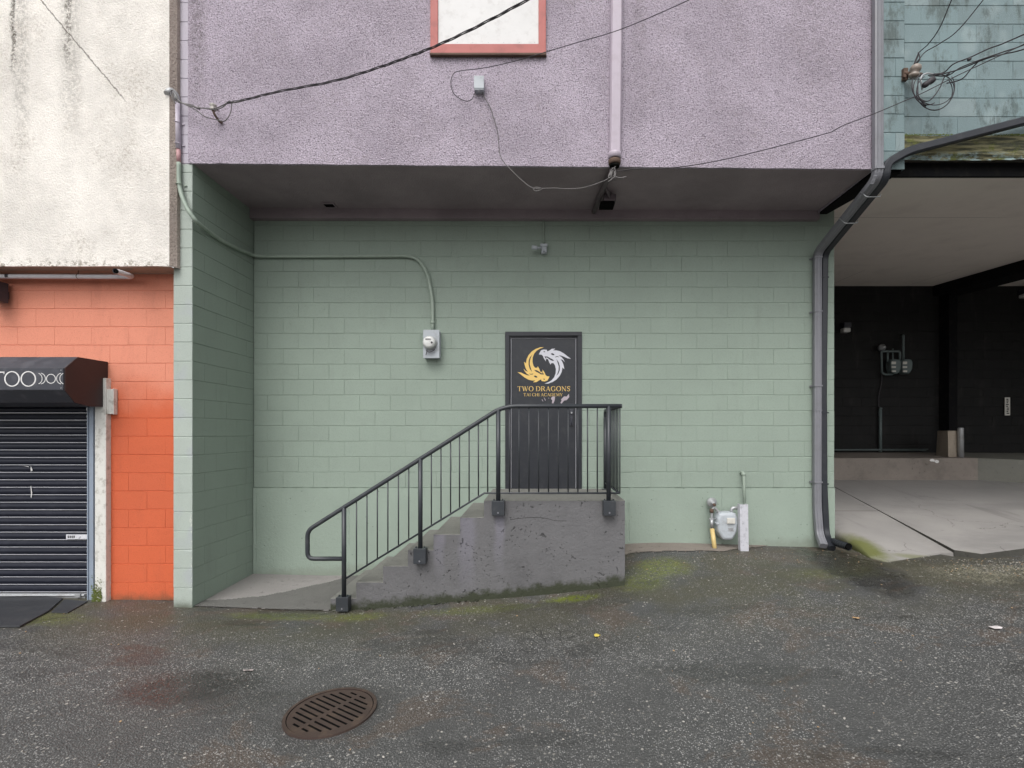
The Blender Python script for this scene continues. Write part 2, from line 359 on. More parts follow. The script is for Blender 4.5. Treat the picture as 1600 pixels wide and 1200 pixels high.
def asphalt():
    g = G('asphalt'); o = g.xyz()
    v1 = g.vor(82); col1 = g.vor(82, out='Color')
    v2 = g.vor(150); col2 = g.vor(150, out='Color')
    def ch(c, k):
        x = g.n('ShaderNodeSeparateColor'); g.set(x.inputs[0], c); return x.outputs[k]
    lane = g.noise(1, 5, .6, vec=g.scale(g.pos, (.35, .9, 1)))
    worn = g.sstep(lane, .40, .62)
    # brighter, stonier wheel lane across the middle of the alley
    lane2 = g.math('MULTIPLY', g.sstep(g.math('ABSOLUTE', g.math('SUBTRACT', o['Y'], g.math('MULTIPLY_ADD', g.noise(.7, 3), .5, 4.05))), .75, .1), 1.0)
    worn = g.math('MINIMUM', g.math('ADD', g.math('MULTIPLY', worn, .55), g.math('MULTIPLY', lane2, .5)), 1.0)
    base = g.mix(g.noise(3, 5, .6), (.045, .046, .047), (.084, .084, .081))
    olive = g.math('MULTIPLY', g.sstep(g.noise(1.3, 5, .65), .36, .58), g.sstep(o['Y'], 4.0, 5.3))
    base = g.mix(g.math('MULTIPLY', olive, .75), base, (.066, .061, .034))
    brown = g.sstep(g.noise(.9, 9, .72, vec=g.scale(g.pos, (1, 1.3, 1)), dist=.5), .53, .60)
    base = g.mix(g.math('MULTIPLY', brown, .6), base, (.088, .064, .048))
    s1 = g.math('MULTIPLY', g.sstep(v1, .46, .30), g.sstep(ch(col1, 0), .48, .62))
    s2 = g.math('MULTIPLY', g.sstep(v2, .46, .30), g.sstep(ch(col2, 1), .5, .65))
    stone = g.mix(ch(col1, 2), (.14, .14, .135), (.56, .555, .54))
    amt = g.math('MULTIPLY', g.math('MULTIPLY_ADD', worn, .70, g.sstep(o['Y'], 5.2, 4.2, .20, .40)), g.sstep(g.noise(2.2, 4, .6), .28, .55, .45, 1.0))
    c = g.mix(g.math('MULTIPLY', s1, amt), base, stone)
    c = g.mix(g.math('MULTIPLY', s2, g.math('MULTIPLY', amt, .7)), c, (.27, .265, .25))
    v0 = g.vor(38); col0 = g.vor(38, out='Color')
    s0 = g.math('MULTIPLY', g.sstep(v0, .40, .26), g.sstep(ch(col0, 0), .86, .92))
    c = g.mix(g.math('MULTIPLY', s0, .8), c, g.mix(ch(col0, 1), (.16, .15, .13), (.50, .48, .44)))
    ringd = g.blob(-1.425, 3.52, .46, .46, .18); c = g.mix(g.math('MULTIPLY', ringd, .5), c, (.030, .028, .025))
    hole = g.math('MULTIPLY', g.blob(.12, 4.62, .36, .26, .35), g.sstep(g.vor(9, feature='DISTANCE_TO_EDGE'), .07, .0))
    c = g.mix(g.math('MULTIPLY', hole, .8), c, (.012, .012, .012))
    # moss
    mm = None
    for (x, y, rx, ry, a) in ((-1.88, 5.28, .40, .14, .5), (.38, 5.34, .34, .10, 1.0), (1.45, 5.85, .42, .30, .65), (1.15, 5.55, .35, .3, .5), (-2.6, 5.33, .8, .12, .45), (-.6, 5.25, .8, .12, .35), (3.2, 5.45, .6, .2, .2), (-5.0, 5.1, .6, .2, .4)):
        q = g.math('MULTIPLY', g.blob(x, y, rx, ry, .3), a); mm = q if mm is None else g.math('MAXIMUM', mm, q)
    mn = g.sstep(g.noise(30, 7, .8), .40, .54)
    c = g.mix(g.math('MULTIPLY', mm, mn), c, (.15, .18, .018))
    c = g.mix(g.math('MULTIPLY', g.blob(5.1, 5.35, 1.1, .45, .3), .55), c, g.mix(g.sstep(ch(col1, 2), .35, .75), (.045, .046, .028), (.42, .39, .29)))
    # wet run below the downspouts, wet hollows
    wet = g.math('MAXIMUM', g.math('MULTIPLY', g.blob(3.50, 5.65, .40, .95, .3), 1.5), g.math('MULTIPLY', g.sstep(g.noise(1, 4, .6, vec=g.scale(g.pos, (.55, 1.5, 1))), .54, .60), .42))
    wet = g.math('MAXIMUM', wet, g.math('MULTIPLY', g.blob(-2.65, 3.9, .65, .35, .25), .9))
    wet = g.math('MULTIPLY', wet, g.sstep(g.noise(9, 7, .75), .34, .46))
    wet = g.math('MINIMUM', wet, 1.0)
    c = g.mix(g.math('MULTIPLY', wet, .62), c, (.014, .014, .013))
    hgt = g.math('SUBTRACT', 1.0, g.math('MINIMUM', g.math('MULTIPLY', v1, 1.6), 1.0))
    rough = g.math('SUBTRACT', .54, g.math('MULTIPLY', wet, .42))
    nr = g.bump(hgt, .8, .008); nr = g.bump(g.noise(14, 5, .6), .6, .012, nr)
    return g.done(c, rough, nr, spec=.5)
M['asphalt'] = asphalt()

def wood_beam():
    g = G('rotten_wood'); o = g.xyz()
    n = g.noise(1, 7, .7, vec=g.scale(g.pos, (2.2, 4, 22)))
    c = g.mix(g.sstep(n, .40, .60), (.022, .02, .010), (.30, .27, .14))
    c = g.mix(.35, c, (.05, .06, .03)); low = g.sstep(o['Z'], 4.96, 4.84)
    c = g.mix(g.math('MULTIPLY', low, g.sstep(g.noise(1, 6, .75, vec=g.scale(g.pos, (7, 7, 13))), .46, .54)), c, (.24, .32, .32))
    c = g.mix(g.math('MULTIPLY', low, g.sstep(g.noise(1, 6, .75, vec=g.scale(g.pos, (6, 6, 16))), .52, .60)), c, (.018, .018, .014))
    c = g.mix(g.sstep(g.noise(5, 5, .7), .56, .7), c, (.09, .10, .012))
    return g.done(c, .85, g.bump(n, 1, .02))
M['rotten_wood'] = wood_beam()

# ------------------------------------------------------------------ ground height: thin-plate spline through measured spots
S = 144.2
A = [(-6.5, 5.6, -1.86), (-3.8, 5.45, -1.885), (-2.2, 5.48, -1.93), (-1.65, 5.48, -1.90), (-.957, 5.48, -1.84), (-.264, 5.48, -1.79), (.43, 5.48, -1.725),
     (.957, 5.48, -1.66), (1.2, 6.65, -1.46), (2.4, 6.65, -1.465), (3.8, 6.65, -1.50), (-3.7, 6.65, -1.853), (-1.45, 3.48, -1.94), (-2.1, 6.65, -1.87), (2.5, 3.5, -1.75), (-5, 3.5, -1.95),
     (5, 3.5, -1.6), (4.0, 5.7, -1.47), (5.2, 5.85, -1.475), (5.87, 6.0, -1.475), (7, 6.2, -1.46), (6.3, 5.2, -1.42), (9, 6.8, -1.42), (-1, 0, -2.0), (5, 0, -1.7), (-8, 0, -2.1), (10, 4, -1.34), (6, 9.5, -1.55), (10, 9.5, -1.5), (-9, 5, -2.0), (-6, 8, -1.9), (0, -8, -2.0), (12, -6, -1.6), (-12, -6, -2.1), (0, 8, -1.7)]
A = np.array(A)
def _U(r2): return np.where(r2 > 1e-12, r2 * np.log(np.maximum(r2, 1e-12)), 0)
_n = len(A); _K = _U(((A[:, None, :2] - A[None, :, :2]) ** 2).sum(-1)) + np.eye(_n) * .02
_Pm = np.hstack([np.ones((_n, 1)), A[:, :2]]); _L = np.zeros((_n + 3, _n + 3)); _L[:_n, :_n] = _K; _L[:_n, _n:] = _Pm; _L[_n:, :_n] = _Pm.T
_W = np.linalg.solve(_L, np.concatenate([A[:, 2], np.zeros(3)]))
def hv(x, y):
    x = np.asarray(x, float); y = np.asarray(y, float)
    r2 = (x[..., None] - A[:, 0]) ** 2 + (y[..., None] - A[:, 1]) ** 2
    return _U(r2) @ _W[:_n] + _W[_n] + _W[_n + 1] * x + _W[_n + 2] * y + H
def h(x, y): return float(hv(x, y))
def on_ground(px, py):
    """point of the ground seen at a pixel"""
    Y = 5.0
    for _ in range(60):
        z = h((px - CX) * Y / F, Y) - H; Yn = -z * F / (py - CY); Y = .5 * Y + .5 * Yn
    return Vector(((px - CX) * Y / F, Y, h((px - CX) * Y / F, Y)))

def grid_mesh(xs, ys, zf, keep=None):
    xs = np.array(xs); ys = np.array(ys); X, Yg = np.meshgrid(xs, ys); Z = zf(X, Yg); b = MB()
    nx = len(xs); fs = []
    for j in range(len(ys) - 1):
        for i in range(nx - 1):
            if keep and not keep((xs[i] + xs[i + 1]) / 2, (ys[j] + ys[j + 1]) / 2): continue
            fs.append((j * nx + i, j * nx + i + 1, (j + 1) * nx + i + 1, (j + 1) * nx + i))
    used = sorted({k for f in fs for k in f}); mp = {k: n for n, k in enumerate(used)}
    v = np.stack([X.ravel(), Yg.ravel(), Z.ravel()], 1)
    b.add([tuple(v[k]) for k in used], [tuple(mp[k] for k in f) for f in fs], smooth=True)
    return b
def rough_h(X, Y):
    z = hv(X, Y)
    f = np.vectorize(lambda a, b: mnoise.fractal((a * 1.7, b * 1.7, 3.1), 1.0, 2.0, 4))
    pot = np.exp(-(((X - .15) / .22) ** 2 + ((Y - 4.55) / .16) ** 2)) * -.018      # worn hollow in the middle of the alley
    z = np.where((X > 4.8) & (Y > 5.72), np.minimum(z, H - .9145 - .13 * (9.8 - Y) - .055), z)
    return z + f(X, Y) * .006 * np.clip((5.45 - Y) / .5, 0, 1) + pot
xs = list(np.arange(-40, -8, 2.0)) + list(np.arange(-8, 8, .06)) + list(np.arange(8, 41, 2.0))
ys = list(np.arange(-20, 1.5, .8)) + list(np.arange(1.5, 6.8, .06)) + list(np.arange(6.8, 16, .6))
gb = grid_mesh(xs, ys, lambda X, Y: np.where((Y > 1.5) & (abs(X) < 8), rough_h(X, Y), hv(np.clip(X, -14, 14), Y)))
tag(gb.build('ground', M['asphalt'], recalc=False), 'wet dark asphalt of the back alley', kind='structure')

# pads of concrete lying in the asphalt
rn = lambda x, s=1.0: mnoise.fractal((x * 3.1 * s, 7.7, 1.3), 1, 2, 4)
pad = grid_mesh(np.arange(-3.705, -1.8, .02), np.arange(5.40, 6.66, .02), lambda X, Y: hv(X, Y) + .009,
                lambda x, y: y > 5.50 + .02 * rn(x))
tag(pad.build('pavement', M['pad_concrete'], recalc=False), 'pale concrete pad in the recess left of the stairs', kind='structure')
pad2 = grid_mesh(np.arange(-3.705, -1.8, .02), np.arange(5.40, 6.64, .02), lambda X, Y: hv(X, Y) + .013,
                 lambda x, y: 5.505 + .02 * rn(x) < y < 5.66 + .85 * (max(0, x + 3.67) / 1.17) ** 1.7 + .04 * rn(x, 2))
tag(pad2.build('pavement', M['skim_concrete'], recalc=False), 'darker skim of mortar along the pad edge', kind='structure')
pad3 = grid_mesh(np.arange(1.0, 3.4, .02), np.arange(6.1, 6.66, .02), lambda X, Y: hv(X, Y) + .009,
                 lambda x, y: y > 6.29 + .03 * rn(x, 2) + max(0, x - 2.3) * .45)
tag(pad3.build('pavement', M['ledge_concrete'], recalc=False), 'narrow concrete strip along the foot of the green wall', kind='structure')

# ------------------------------------------------------------------ block walls
def blockwall(b, fn, u0, u1, z0, z1, zc, hh, ll, uj, holes=(), jw=.0065, jd=.005, mi=0, seed=1, jit=.0007, hj=.42):
    """fn(u, z, d) -> point, d = outwards. zc = height of one bed joint, uj = a head joint in even rows"""
    R = random.Random(seed)
    k0 = math.floor((z0 - zc) / hh) - 1; k1 = math.ceil((z1 - zc) / hh) + 1
    for k in range(k0, k1):
        a, c = zc + k * hh, zc + (k + 1) * hh
        a2, c2 = max(a, z0), min(c, z1)
        if c2 - a2 < .004: continue
        off = uj + (ll / 2 if k % 2 else 0)
        i0 = math.floor((u0 - off) / ll) - 1
        for i in range(i0, math.ceil((u1 - off) / ll) + 1):
            l, r = max(off + i * ll, u0), min(off + (i + 1) * ll, u1)
            if r - l < .004: continue
            segs = [(l, r)]
            for (hu0, hu1, hz0, hz1) in holes:
                if c2 > hz0 + .03 and a2 < hz1 - .04:
                    segs = [q for (p0, p1) in segs for q in ((p0, min(p1, hu0)), (max(p0, hu1), p1)) if q[1] - q[0] > .004]
            for (l2, r2) in segs:
                dz = [R.uniform(-jit, jit) for _ in range(4)]; w2 = jw * R.uniform(.7, 1.4); w1 = w2 * .45; hw = w2 * hj * R.choice((.2, .35, .6, 1)); h1 = hw * .4; vs = []
                vs += [fn(l2, a2, -jd), fn(r2, a2, -jd), fn(r2, c2, -jd), fn(l2, c2, -jd)]
                vs += [fn(l2 + h1, a2 + w1, -jd), fn(r2 - h1, a2 + w1, -jd), fn(r2 - h1, c2 - w1, -jd), fn(l2 + h1, c2 - w1, -jd)]
                vs += [fn(l2 + hw, a2 + w2, dz[0]), fn(r2 - hw, a2 + w2, dz[1]), fn(r2 - hw, c2 - w2, dz[2]), fn(l2 + hw, c2 - w2, dz[3])]
                fs = [(j, (j + 1) % 4, 4 + (j + 1) % 4, 4 + j) for j in range(4)] + [(4 + j, 4 + (j + 1) % 4, 8 + (j + 1) % 4, 8 + j) for j in range(4)] + [(8, 9, 10, 11)]
                nf0 = len(b.f); b.add(vs, fs, mi=mi); tv = R.random()
                for q_ in range(nf0, len(b.f)): b.tone[q_] = tv
YB, YF = 6.65, 5.47
sb, sf = F / YB, F / YF

main = thing('building', (0, YB, H - 1.6), 'building with lilac stucco storey overhanging a green block wall and black door', 'building')
# back wall
HB, LB = 24.08 / sb, 47.9 / sb
zf = H - (762 - CY) / sb                      # top of the foundation
xw0, xw1 = -3.70, (1303.5 - CX) / sb
DX0, DX1 = (789.5 - CX) / sb, (909 - CX) / sb; DZ1 = H - (518.5 - CY) / sb; DZ0 = H - (768 - CY) / sb
b = MB()
SOF_B = 2.90 + H                              # soffit height at the left
fb = lambda u, z, d: (u, YB - d, z)
blockwall(b, fb, xw0, xw1, zf, SOF_B + .02, zf, HB, LB, (777.5 - CX) / sb, holes=[(DX0, DX1, DZ0 - 1, DZ1)], seed=3)
# door reveal and the end of the wall
b.quad((DX0, YB, zf), (DX0, YB + .1, zf), (DX0, YB + .1, DZ1), (DX0, YB, DZ1)); b.quad((DX1, YB, zf), (DX1, YB + .1, zf), (DX1, YB + .1, DZ1), (DX1, YB, DZ1))
b.quad((DX0, YB, DZ1), (DX1, YB, DZ1), (DX1, YB + .1, DZ1), (DX0, YB + .1, DZ1))
b.box(xw0 - .2, xw1 - .004, YB + .11, YB + .2, -.4, SOF_B + .3)
b.quad((xw1, YB + .004, zf), (xw1, YB + .2, zf), (xw1, YB + .2, SOF_B), (xw1, YB + .004, SOF_B))
b.build('back_wall', M['green_block'], main, recalc=False)
# foundation: smooth concrete painted green, a little proud
def foundation_mat():
    g = G('green_foundation'); o = g.xyz()
    c = g.mix(g.noise(1.7, 5, .6), tuple(x * .9 for x in GREEN), tuple(x * 1.15 for x in GREEN))
    dings = g.math('MULTIPLY', g.sstep(g.vor(17), .15, .07), g.sstep(g.noise(3, 3), .50, .58))
    c = g.mix(g.math('MULTIPLY', dings, .5), c, (.10, .13, .10))
    zg = g.math('SUBTRACT', o['Z'], g.math('MULTIPLY_ADD', o['X'], .06, .22)); nz = g.math('MULTIPLY', g.math('SUBTRACT', g.noise(8, 6, .7), .5), .2)
    c = g.mix(g.math('MULTIPLY', g.sstep(g.math('ADD', zg, nz), .16, -.02), .45), c, (.16, .17, .13))
    c = g.mix(g.math('MULTIPLY', g.sstep(g.noise(170, 2), .64, .75), .3), c, (.14, .18, .14))
    nr = g.bump(g.noise(30, 7, .72), .9, .009); nr = g.bump(g.math('MULTIPLY', dings, -1.0), 1, .006, nr)
    # form-board seams
    sx = g.math('PINGPONG', g.math('ADD', o['X'], g.math('MULTIPLY', g.noise(16, 4), .02)), .61)
    sm = g.math('MULTIPLY', g.sstep(sx, .014, .003), g.sstep(g.noise(7, 4), .42, .55))
    nr = g.bump(g.math('MULTIPLY', sm, -1.0), .8, .007, nr)
    return g.done(c, .55, nr, spec=.35)
M['green_foundation'] = foundation_mat()
b = MB()
fx = np.concatenate([np.arange(xw0, DX0, .04), [DX0], np.arange(DX0 + .03, DX1, .04), [DX1], np.arange(DX1 + .03, xw1, .04), [xw1]])
top = [zf - .003 + (.004 * rn(x, 4) if x > -3.5 else 0) for x in fx]
for i in range(len(fx) - 1):
    x0, x1 = fx[i], fx[i + 1]
    if x0 >= DX0 - 1e-6 and x1 <= DX1 + 1e-6: t0 = t1 = DZ0 - .004
    else: t0, t1 = top[i], top[i + 1]
    p = .016 + .004 * rn(x0, 2); q = .016 + .004 * rn(x1, 2)
    b.quad((x0, YB - p, -.4), (x1, YB - q, -.4), (x1, YB - q, t1), (x0, YB - p, t0))
    b.quad((x0, YB - p, t0), (x1, YB - q, t1), (x1, YB + .11, t1), (x0, YB + .11, t0))
b.quad((xw1, YB - .009, -.4), (xw1, YB + .2, -.4), (xw1, YB + .2, zf), (xw1, YB - .009, zf))
b.build('foundation', M['green_foundation'], main, recalc=False)

# left pillar + side wall of the recess
PX0, PX1 = (271 - CX) / sf, (300.5 - CX) / sf
zc = H - (653 - CY) / sf; HP = 29.47 / sf
SOF_L = H + (CY - 256) / sf; SOF_R = H + (CY - 265) / sf
def soff(x, y=None):
    t = (x - PX1) / ((1365 - CX) / sf - PX1); f = 0 if y is None else (y - YF) / (YB - YF)
    return SOF_L + t * ((SOF_R + .03 * max(0, f)) - SOF_L)
zpaint = H - (256 - CY) / sf
for nm, z0, z1, mt in (('pillar', -.2, zpaint, 'green_pillar'), ('upper_pillar', zpaint, 9.6, 'lilac_block')):
    b = MB(); blockwall(b, lambda u, z, d: (u, YF - d, z), PX0, PX1, z0, z1, zc, HP, 4.0, PX0 - 1, seed=5, jw=.007)
    b.box(PX0, PX1 - .012, YF + .008, YF + .3, z0, z1)
    b.build(nm, M[mt], main, recalc=False)
b = MB(); blockwall(b, lambda u, z, d: (PX1 + d, u, z), YF + .004, YB + .02, -.2, SOF_L + .03, zc, HP, .4064, YF + .2032, seed=6, jw=.006)
b.box(PX0, PX1 - .012, YF + .3, YB + .2, -.2, 9.6)
b.build('side_wall', M['green_block'], main, recalc=False)
rr = random.Random(31)
for (py, sz) in ((806, .022), (813, .030), (820, .020), (831, .018), (846, .012), (858, .010), (872, .012), (884, .016), (893, .010), (903, .012), (912, .010), (921, .014)):
    b = MB(); z = H - (py - CY) / sf; n = 9
    ring = [(-sz * .55 + sz * .55 * math.cos(2 * PI * i / n) * rr.uniform(.6, 1.1), sz * math.sin(2 * PI * i / n) * rr.uniform(.6, 1.1)) for i in range(n)]
    b.add([(PX1 + min(a, .0015), YF - .0015, z + c) for a, c in ring] + [(PX1 - sz * .3, YF + .001 - sz * .12, z - sz * .2)], [(i, (i + 1) % n, n) for i in range(n)])
    b.build('chip', M['chip_paint'], main, recalc=False)
# stucco storey
SX0, SX1 = (295.0 - CX) / sf, (1366 - CX) / sf
WZ0 = H - (86 - CY) / (F / 5.45); WX0, WX1 = (673 - CX) / (F / 5.45), (853 - CX) / (F / 5.45); WZ1 = WZ0 + 1.25
b = MB(); YS = YF - .012
def edge(x): return soff(x) + .004 * rn(x, 3)
n = 60; xsr = [SX0 + (SX1 - SX0) * i / n for i in range(n + 1)]
W0, W1 = WX0 + .03, WX1 - .03
for i in range(n):
    x0, x1 = xsr[i], xsr[i + 1]
    b.quad((x0, YS, edge(x0)), (x1, YS, edge(x1)), (x1, YS, WZ0), (x0, YS, WZ0))
    b.quad((x0, YS, edge(x0)), (x1, YS, edge(x1)), (x1, YS + .03, edge(x1)), (x0, YS + .03, edge(x0)))
b.quad((SX0, YS, WZ0), (W0, YS, WZ0), (W0, YS, WZ1), (SX0, YS, WZ1)); b.quad((W1, YS, WZ0), (SX1, YS, WZ0), (SX1, YS, WZ1), (W1, YS, WZ1))
b.quad((SX0, YS, WZ1), (SX1, YS, WZ1), (SX1, YS, 9.6), (SX0, YS, 9.6))
b.quad((SX1, YS, SOF_R), (SX1, YS + 1.5, SOF_R), (SX1, YS + 1.5, 9.6), (SX1, YS, 9.6)); b.quad((SX0, YS, SOF_L), (SX0, YS + .3, SOF_L), (SX0, YS + .3, 9.6), (SX0, YS, 9.6))
b.quad((SX0, YS, 9.6), (SX1, YS, 9.6), (SX1, YS + 5, 9.6), (SX0, YS + 5, 9.6))
b.build('stucco_wall', M['pink_stucco'], main, recalc=False)
b = MB(); BX1 = (1281 - CX) * 6.56 / F
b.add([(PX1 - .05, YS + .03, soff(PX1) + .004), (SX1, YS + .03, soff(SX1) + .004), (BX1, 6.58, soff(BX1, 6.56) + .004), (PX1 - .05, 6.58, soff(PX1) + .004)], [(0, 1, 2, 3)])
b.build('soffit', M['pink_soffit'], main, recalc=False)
b = MB(); zb = H - (340.5 - CY) * 6.56 / F
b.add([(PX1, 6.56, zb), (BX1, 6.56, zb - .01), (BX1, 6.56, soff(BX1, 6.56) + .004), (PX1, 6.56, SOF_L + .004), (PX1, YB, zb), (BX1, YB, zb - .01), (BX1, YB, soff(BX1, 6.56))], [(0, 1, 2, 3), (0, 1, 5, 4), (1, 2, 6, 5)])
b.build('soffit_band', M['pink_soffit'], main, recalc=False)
# soffit vent
v = MB(); q = [P(504, 320, 0)] and None
vy0, vy1 = 6.37, 6.50; vx0, vx1 = (505 - CX) * 6.43 / F, (524 - CX) * 6.43 / F; vz = soff(vx0) - .002
v.box(vx0, vx1, vy0, vy0 + .015, vz - .012, vz + .004).box(vx0, vx1, vy1 - .015, vy1, vz - .012, vz + .004).box(vx0, vx0 + .015, vy0 + .015, vy1 - .015, vz - .012, vz + .004).box(vx1 - .015, vx1, vy0 + .015, vy1 - .015, vz - .012, vz + .004)
v = v.build('soffit_vent', M['pink_soffit'], main)
g_ = MB(); g_.box(vx0 + .015, vx1 - .015, vy0 + .015, vy1 - .015, vz - .003, vz + .003)
for i in range(6): yy = vy0 + .022 + i * .016; g_.box(vx0 + .016, vx1 - .016, yy, yy + .003, vz - .008, vz - .003)
g_.build('grille', M['pit'], v)
# window
b = MB(); YW = YS
fw, zt = .06, WZ1
b.box(WX0, WX1, YW - .035, YW + .05, WZ0, WZ0 + .10).box(WX0, WX1, YW - .03, YW + .05, zt - .08, zt).box(WX0, WX0 + fw + .02, YW - .03, YW + .05, WZ0 + .10, zt - .08).box(WX1 - fw - .02, WX1, YW - .03, YW + .05, WZ0 + .10, zt - .08)
win = b.build('window', M['red_wood'], main, bevel=.003)
b = MB(); b.box(WX0 - .004, WX1 + .004, YW - .045, YW - .002, WZ0 - .022, WZ0 - .002); b.build('sill', M['rust'], win)
b = MB(); b.box(WX0 + .08, WX1 - .08, YW - .012, YW + .02, WZ0 + .10, zt - .08)
for i in range(7):
    for zz in (WZ0 + .13, zt - .11): b.lathe((WX0 + .12 + i * (WX1 - WX0 - .24) / 6, YW - .014, zz), (0, -1, 0), [(.004, 0), (.003, .002)], 8, mi=1)
b.build('panel', [M['white'], M['galv']], win)
# black trim between the lilac soffit and the neighbouring carport ceiling
b = MB(); XL, XB = SX1 + .0, (1285 - CX) * 6.56 / F
b.add([(3.68, YS + .05, SOF_R - .01), (3.97, YS + .05, SOF_R - .01), (3.80, 6.64, soff(3.8, 6.56) - .005), (BX1 + .01, 6.64, soff(3.7, 6.56) - .005),
       (3.68, YS + .05, SOF_R + .1), (3.97, YS + .05, SOF_R + .1), (3.80, 6.64, SOF_R + .1), (BX1 + .01, 6.64, SOF_R + .1)],
      [(0, 1, 2, 3), (0, 1, 5, 4), (1, 2, 6, 5), (0, 3, 7, 4)])
b.build('soffit_trim', M['fascia_black'], main)

# ------------------------------------------------------------------ door (part of the building)
fw = .055; YD = YB - .004
b = MB()
for o_, w_, y0, y1 in ((0, .052, YD - .012, YD + .03), (.052, .018, YD + .012, YD + .05)):
    b.box(DX0 + o_, DX0 + o_ + w_, y0, y1, DZ0 + .03, DZ1 - o_ - w_); b.box(DX1 - o_ - w_, DX1 - o_, y0, y1, DZ0 + .03, DZ1 - o_ - w_)
    b.box(DX0 + o_, DX1 - o_, y0, y1, DZ1 - o_ - w_, DZ1 - o_)
LX0, LX1, LZ1 = DX0 + .073, DX1 - .073, DZ1 - .078
lf = MB(); lf.box(LX0 + .006, LX1 - .006, YD + .028, YD + .06, DZ0 + .035, LZ1 - .004)
door = lf.build('door', M['black_paint'], main, bevel=.002)
b.build('door_frame', M['black_paint'], door, bevel=.002)
b = MB()
b.box(LX0 + .001, LX0 + .005, YD + .024, YD + .05, DZ0 + .04, LZ1).box(LX1 - .005, LX1 - .001, YD + .024, YD + .05, DZ0 + .04, LZ1).box(LX0, LX1, YD + .026, YD + .05, LZ1 - .0025, LZ1 + .001)
b.build('weatherstrip', M['silver'], door)
b = MB(); b.box(DX0 + .02, DX1 - .02, YD - .03, YD + .07, DZ0 - .002, DZ0 + .032); b.build('threshold', M['galv'], door, bevel=.004)
b = MB(); b.box(DX0 + .003, DX1 - .003, YD + .062, YD + .09, DZ0, DZ1); b.build('door_backing', M['pit'], door)
# handle
hx, hz = (893 - CX) / sb, H - (645 - CY) / sb; yh = YD + .028
b = MB(); b.box(hx - .025, hx + .025, yh - .012, yh, hz - .17, hz + .045)
b.lathe((hx, yh - .012, hz), (0, -1, 0), [(.026, 0), (.026, .014), (.02, .02)], 16)
b.tube(rounded([(hx, yh - .012, hz - .06), (hx, yh - .055, hz - .06), (hx, yh - .06, hz - .10), (hx, yh - .055, hz - .15), (hx, yh - .012, hz - .15)], .03), .010, 8)
b.build('handle', M['awning_black'], door, bevel=.002)
b = MB(); b.lathe((hx, yh - .0325, hz), (0, -1, 0), [(.012, 0), (.010, .003)], 12); b.build('lock_cylinder', M['galv'], door)

# emblem: traced in a 8.571x enlargement of the photo
def zo(a, b): return ((780 + a / 8.5714 - CX) / sb, H - (510 + b / 8.5714 - CY) / sb)
gold = [(600, 274), (548, 276), (490, 297), (438, 330), (395, 378), (368, 432), (358, 492), (333, 470), (340, 510), (351, 548), (366, 580), (384, 604), (352, 592), (327, 564), (342, 600), (372, 634), (412, 654),
        (375, 652), (330, 634), (290, 615), (244, 609), (290, 642), (340, 682), (392, 711), (440, 722), (484, 722), (452, 746), (500, 743), (532, 721), (562, 707), (568, 730), (612, 734), (646, 722), (664, 692), (674, 668),
        (640, 664), (622, 650), (606, 612), (580, 574), (582, 604), (552, 606), (537, 566), (518, 531), (510, 550), (480, 552), (458, 522), (446, 472), (449, 412), (470, 358), (504, 320), (545, 295)]
slits = [[(442, 376), (412, 408), (394, 456), (393, 510), (408, 562), (440, 608), (424, 560), (408, 508), (410, 456), (424, 412)],
         [(464, 660), (480, 655), (504, 664), (514, 680), (492, 684), (472, 674)], [(398, 628), (425, 634), (458, 628), (448, 640), (420, 643)], [(588, 698), (604, 697), (616, 706), (600, 712)],
         [(468, 580), (500, 583), (532, 600), (560, 622), (590, 632), (570, 604), (600, 642), (560, 640), (520, 616), (490, 602)], [(566, 600), (582, 612), (600, 640), (582, 630)]]
rot = lambda L: [(1206 - a, 1039 - c) for a, c in L]
yd = YD + .028
dfn = lambda a, c, d: (a, yd - d, c)
b = MB(); b.prism([[zo(*p) for p in gold]], dfn, .0012, 0); b.build('gold_emblem', M['gold'], door, recalc=False)
b = MB(); b.prism([[zo(*p) for p in rot(gold)]], dfn, .0012, 0); b.build('silver_emblem', M['silver'], door, recalc=False)
b = MB()
for sl in slits:
    for L in (sl, rot(sl)):
        b = MB(); b.prism([[zo(*p) for p in L]], dfn, .0018, .0013); b.build('emblem_line', M['black_paint'], door, recalc=False)
# serif capitals
def stroke(b, fn, x0, y0, x1, y1, w, w2=None):
    w2 = w if w2 is None else w2; dx, dy = x1 - x0, y1 - y0; L = math.hypot(dx, dy); nx, ny = -dy / L, dx / L
    b.add([fn(x0 + nx * w / 2, y0 + ny * w / 2), fn(x1 + nx * w2 / 2, y1 + ny * w2 / 2), fn(x1 - nx * w2 / 2, y1 - ny * w2 / 2), fn(x0 - nx * w / 2, y0 - ny * w / 2)], [(0, 1, 2, 3)])
def arc(b, fn, cx, cy, rx, ry, a0, a1, thick, thin, n=18):
    vs = []
    for i in range(n + 1):
        a = math.radians(a0 + (a1 - a0) * i / n); w = thin + (thick - thin) * abs(math.cos(a)); c_, s_ = math.cos(a), math.sin(a)
        vs += [fn(cx + (rx) * c_, cy + (ry) * s_), fn(cx + (rx - w) * c_, cy + (ry - w) * s_)]
    b.add(vs, [(2 * i, 2 * i + 1, 2 * i + 3, 2 * i + 2) for i in range(n)])
T, t = .13, .055
def serif(b, f, x, y, w=.26): stroke(b, f, x - w / 2, y, x + w / 2, y, .055)
def stem(b, f, x, w=T): stroke(b, f, x, 0, x, 1, w); serif(b, f, x, .027, .3); serif(b, f, x, .973, .3)
def g_I(b, f): stem(b, f, .15); return .3
def g_T(b, f): stroke(b, f, .4, 0, .4, .97, T); serif(b, f, .4, .027, .3); stroke(b, f, 0, .965, .8, .965, t); stroke(b, f, .03, .8, .03, 1, .06); stroke(b, f, .77, .8, .77, 1, .06); return .8
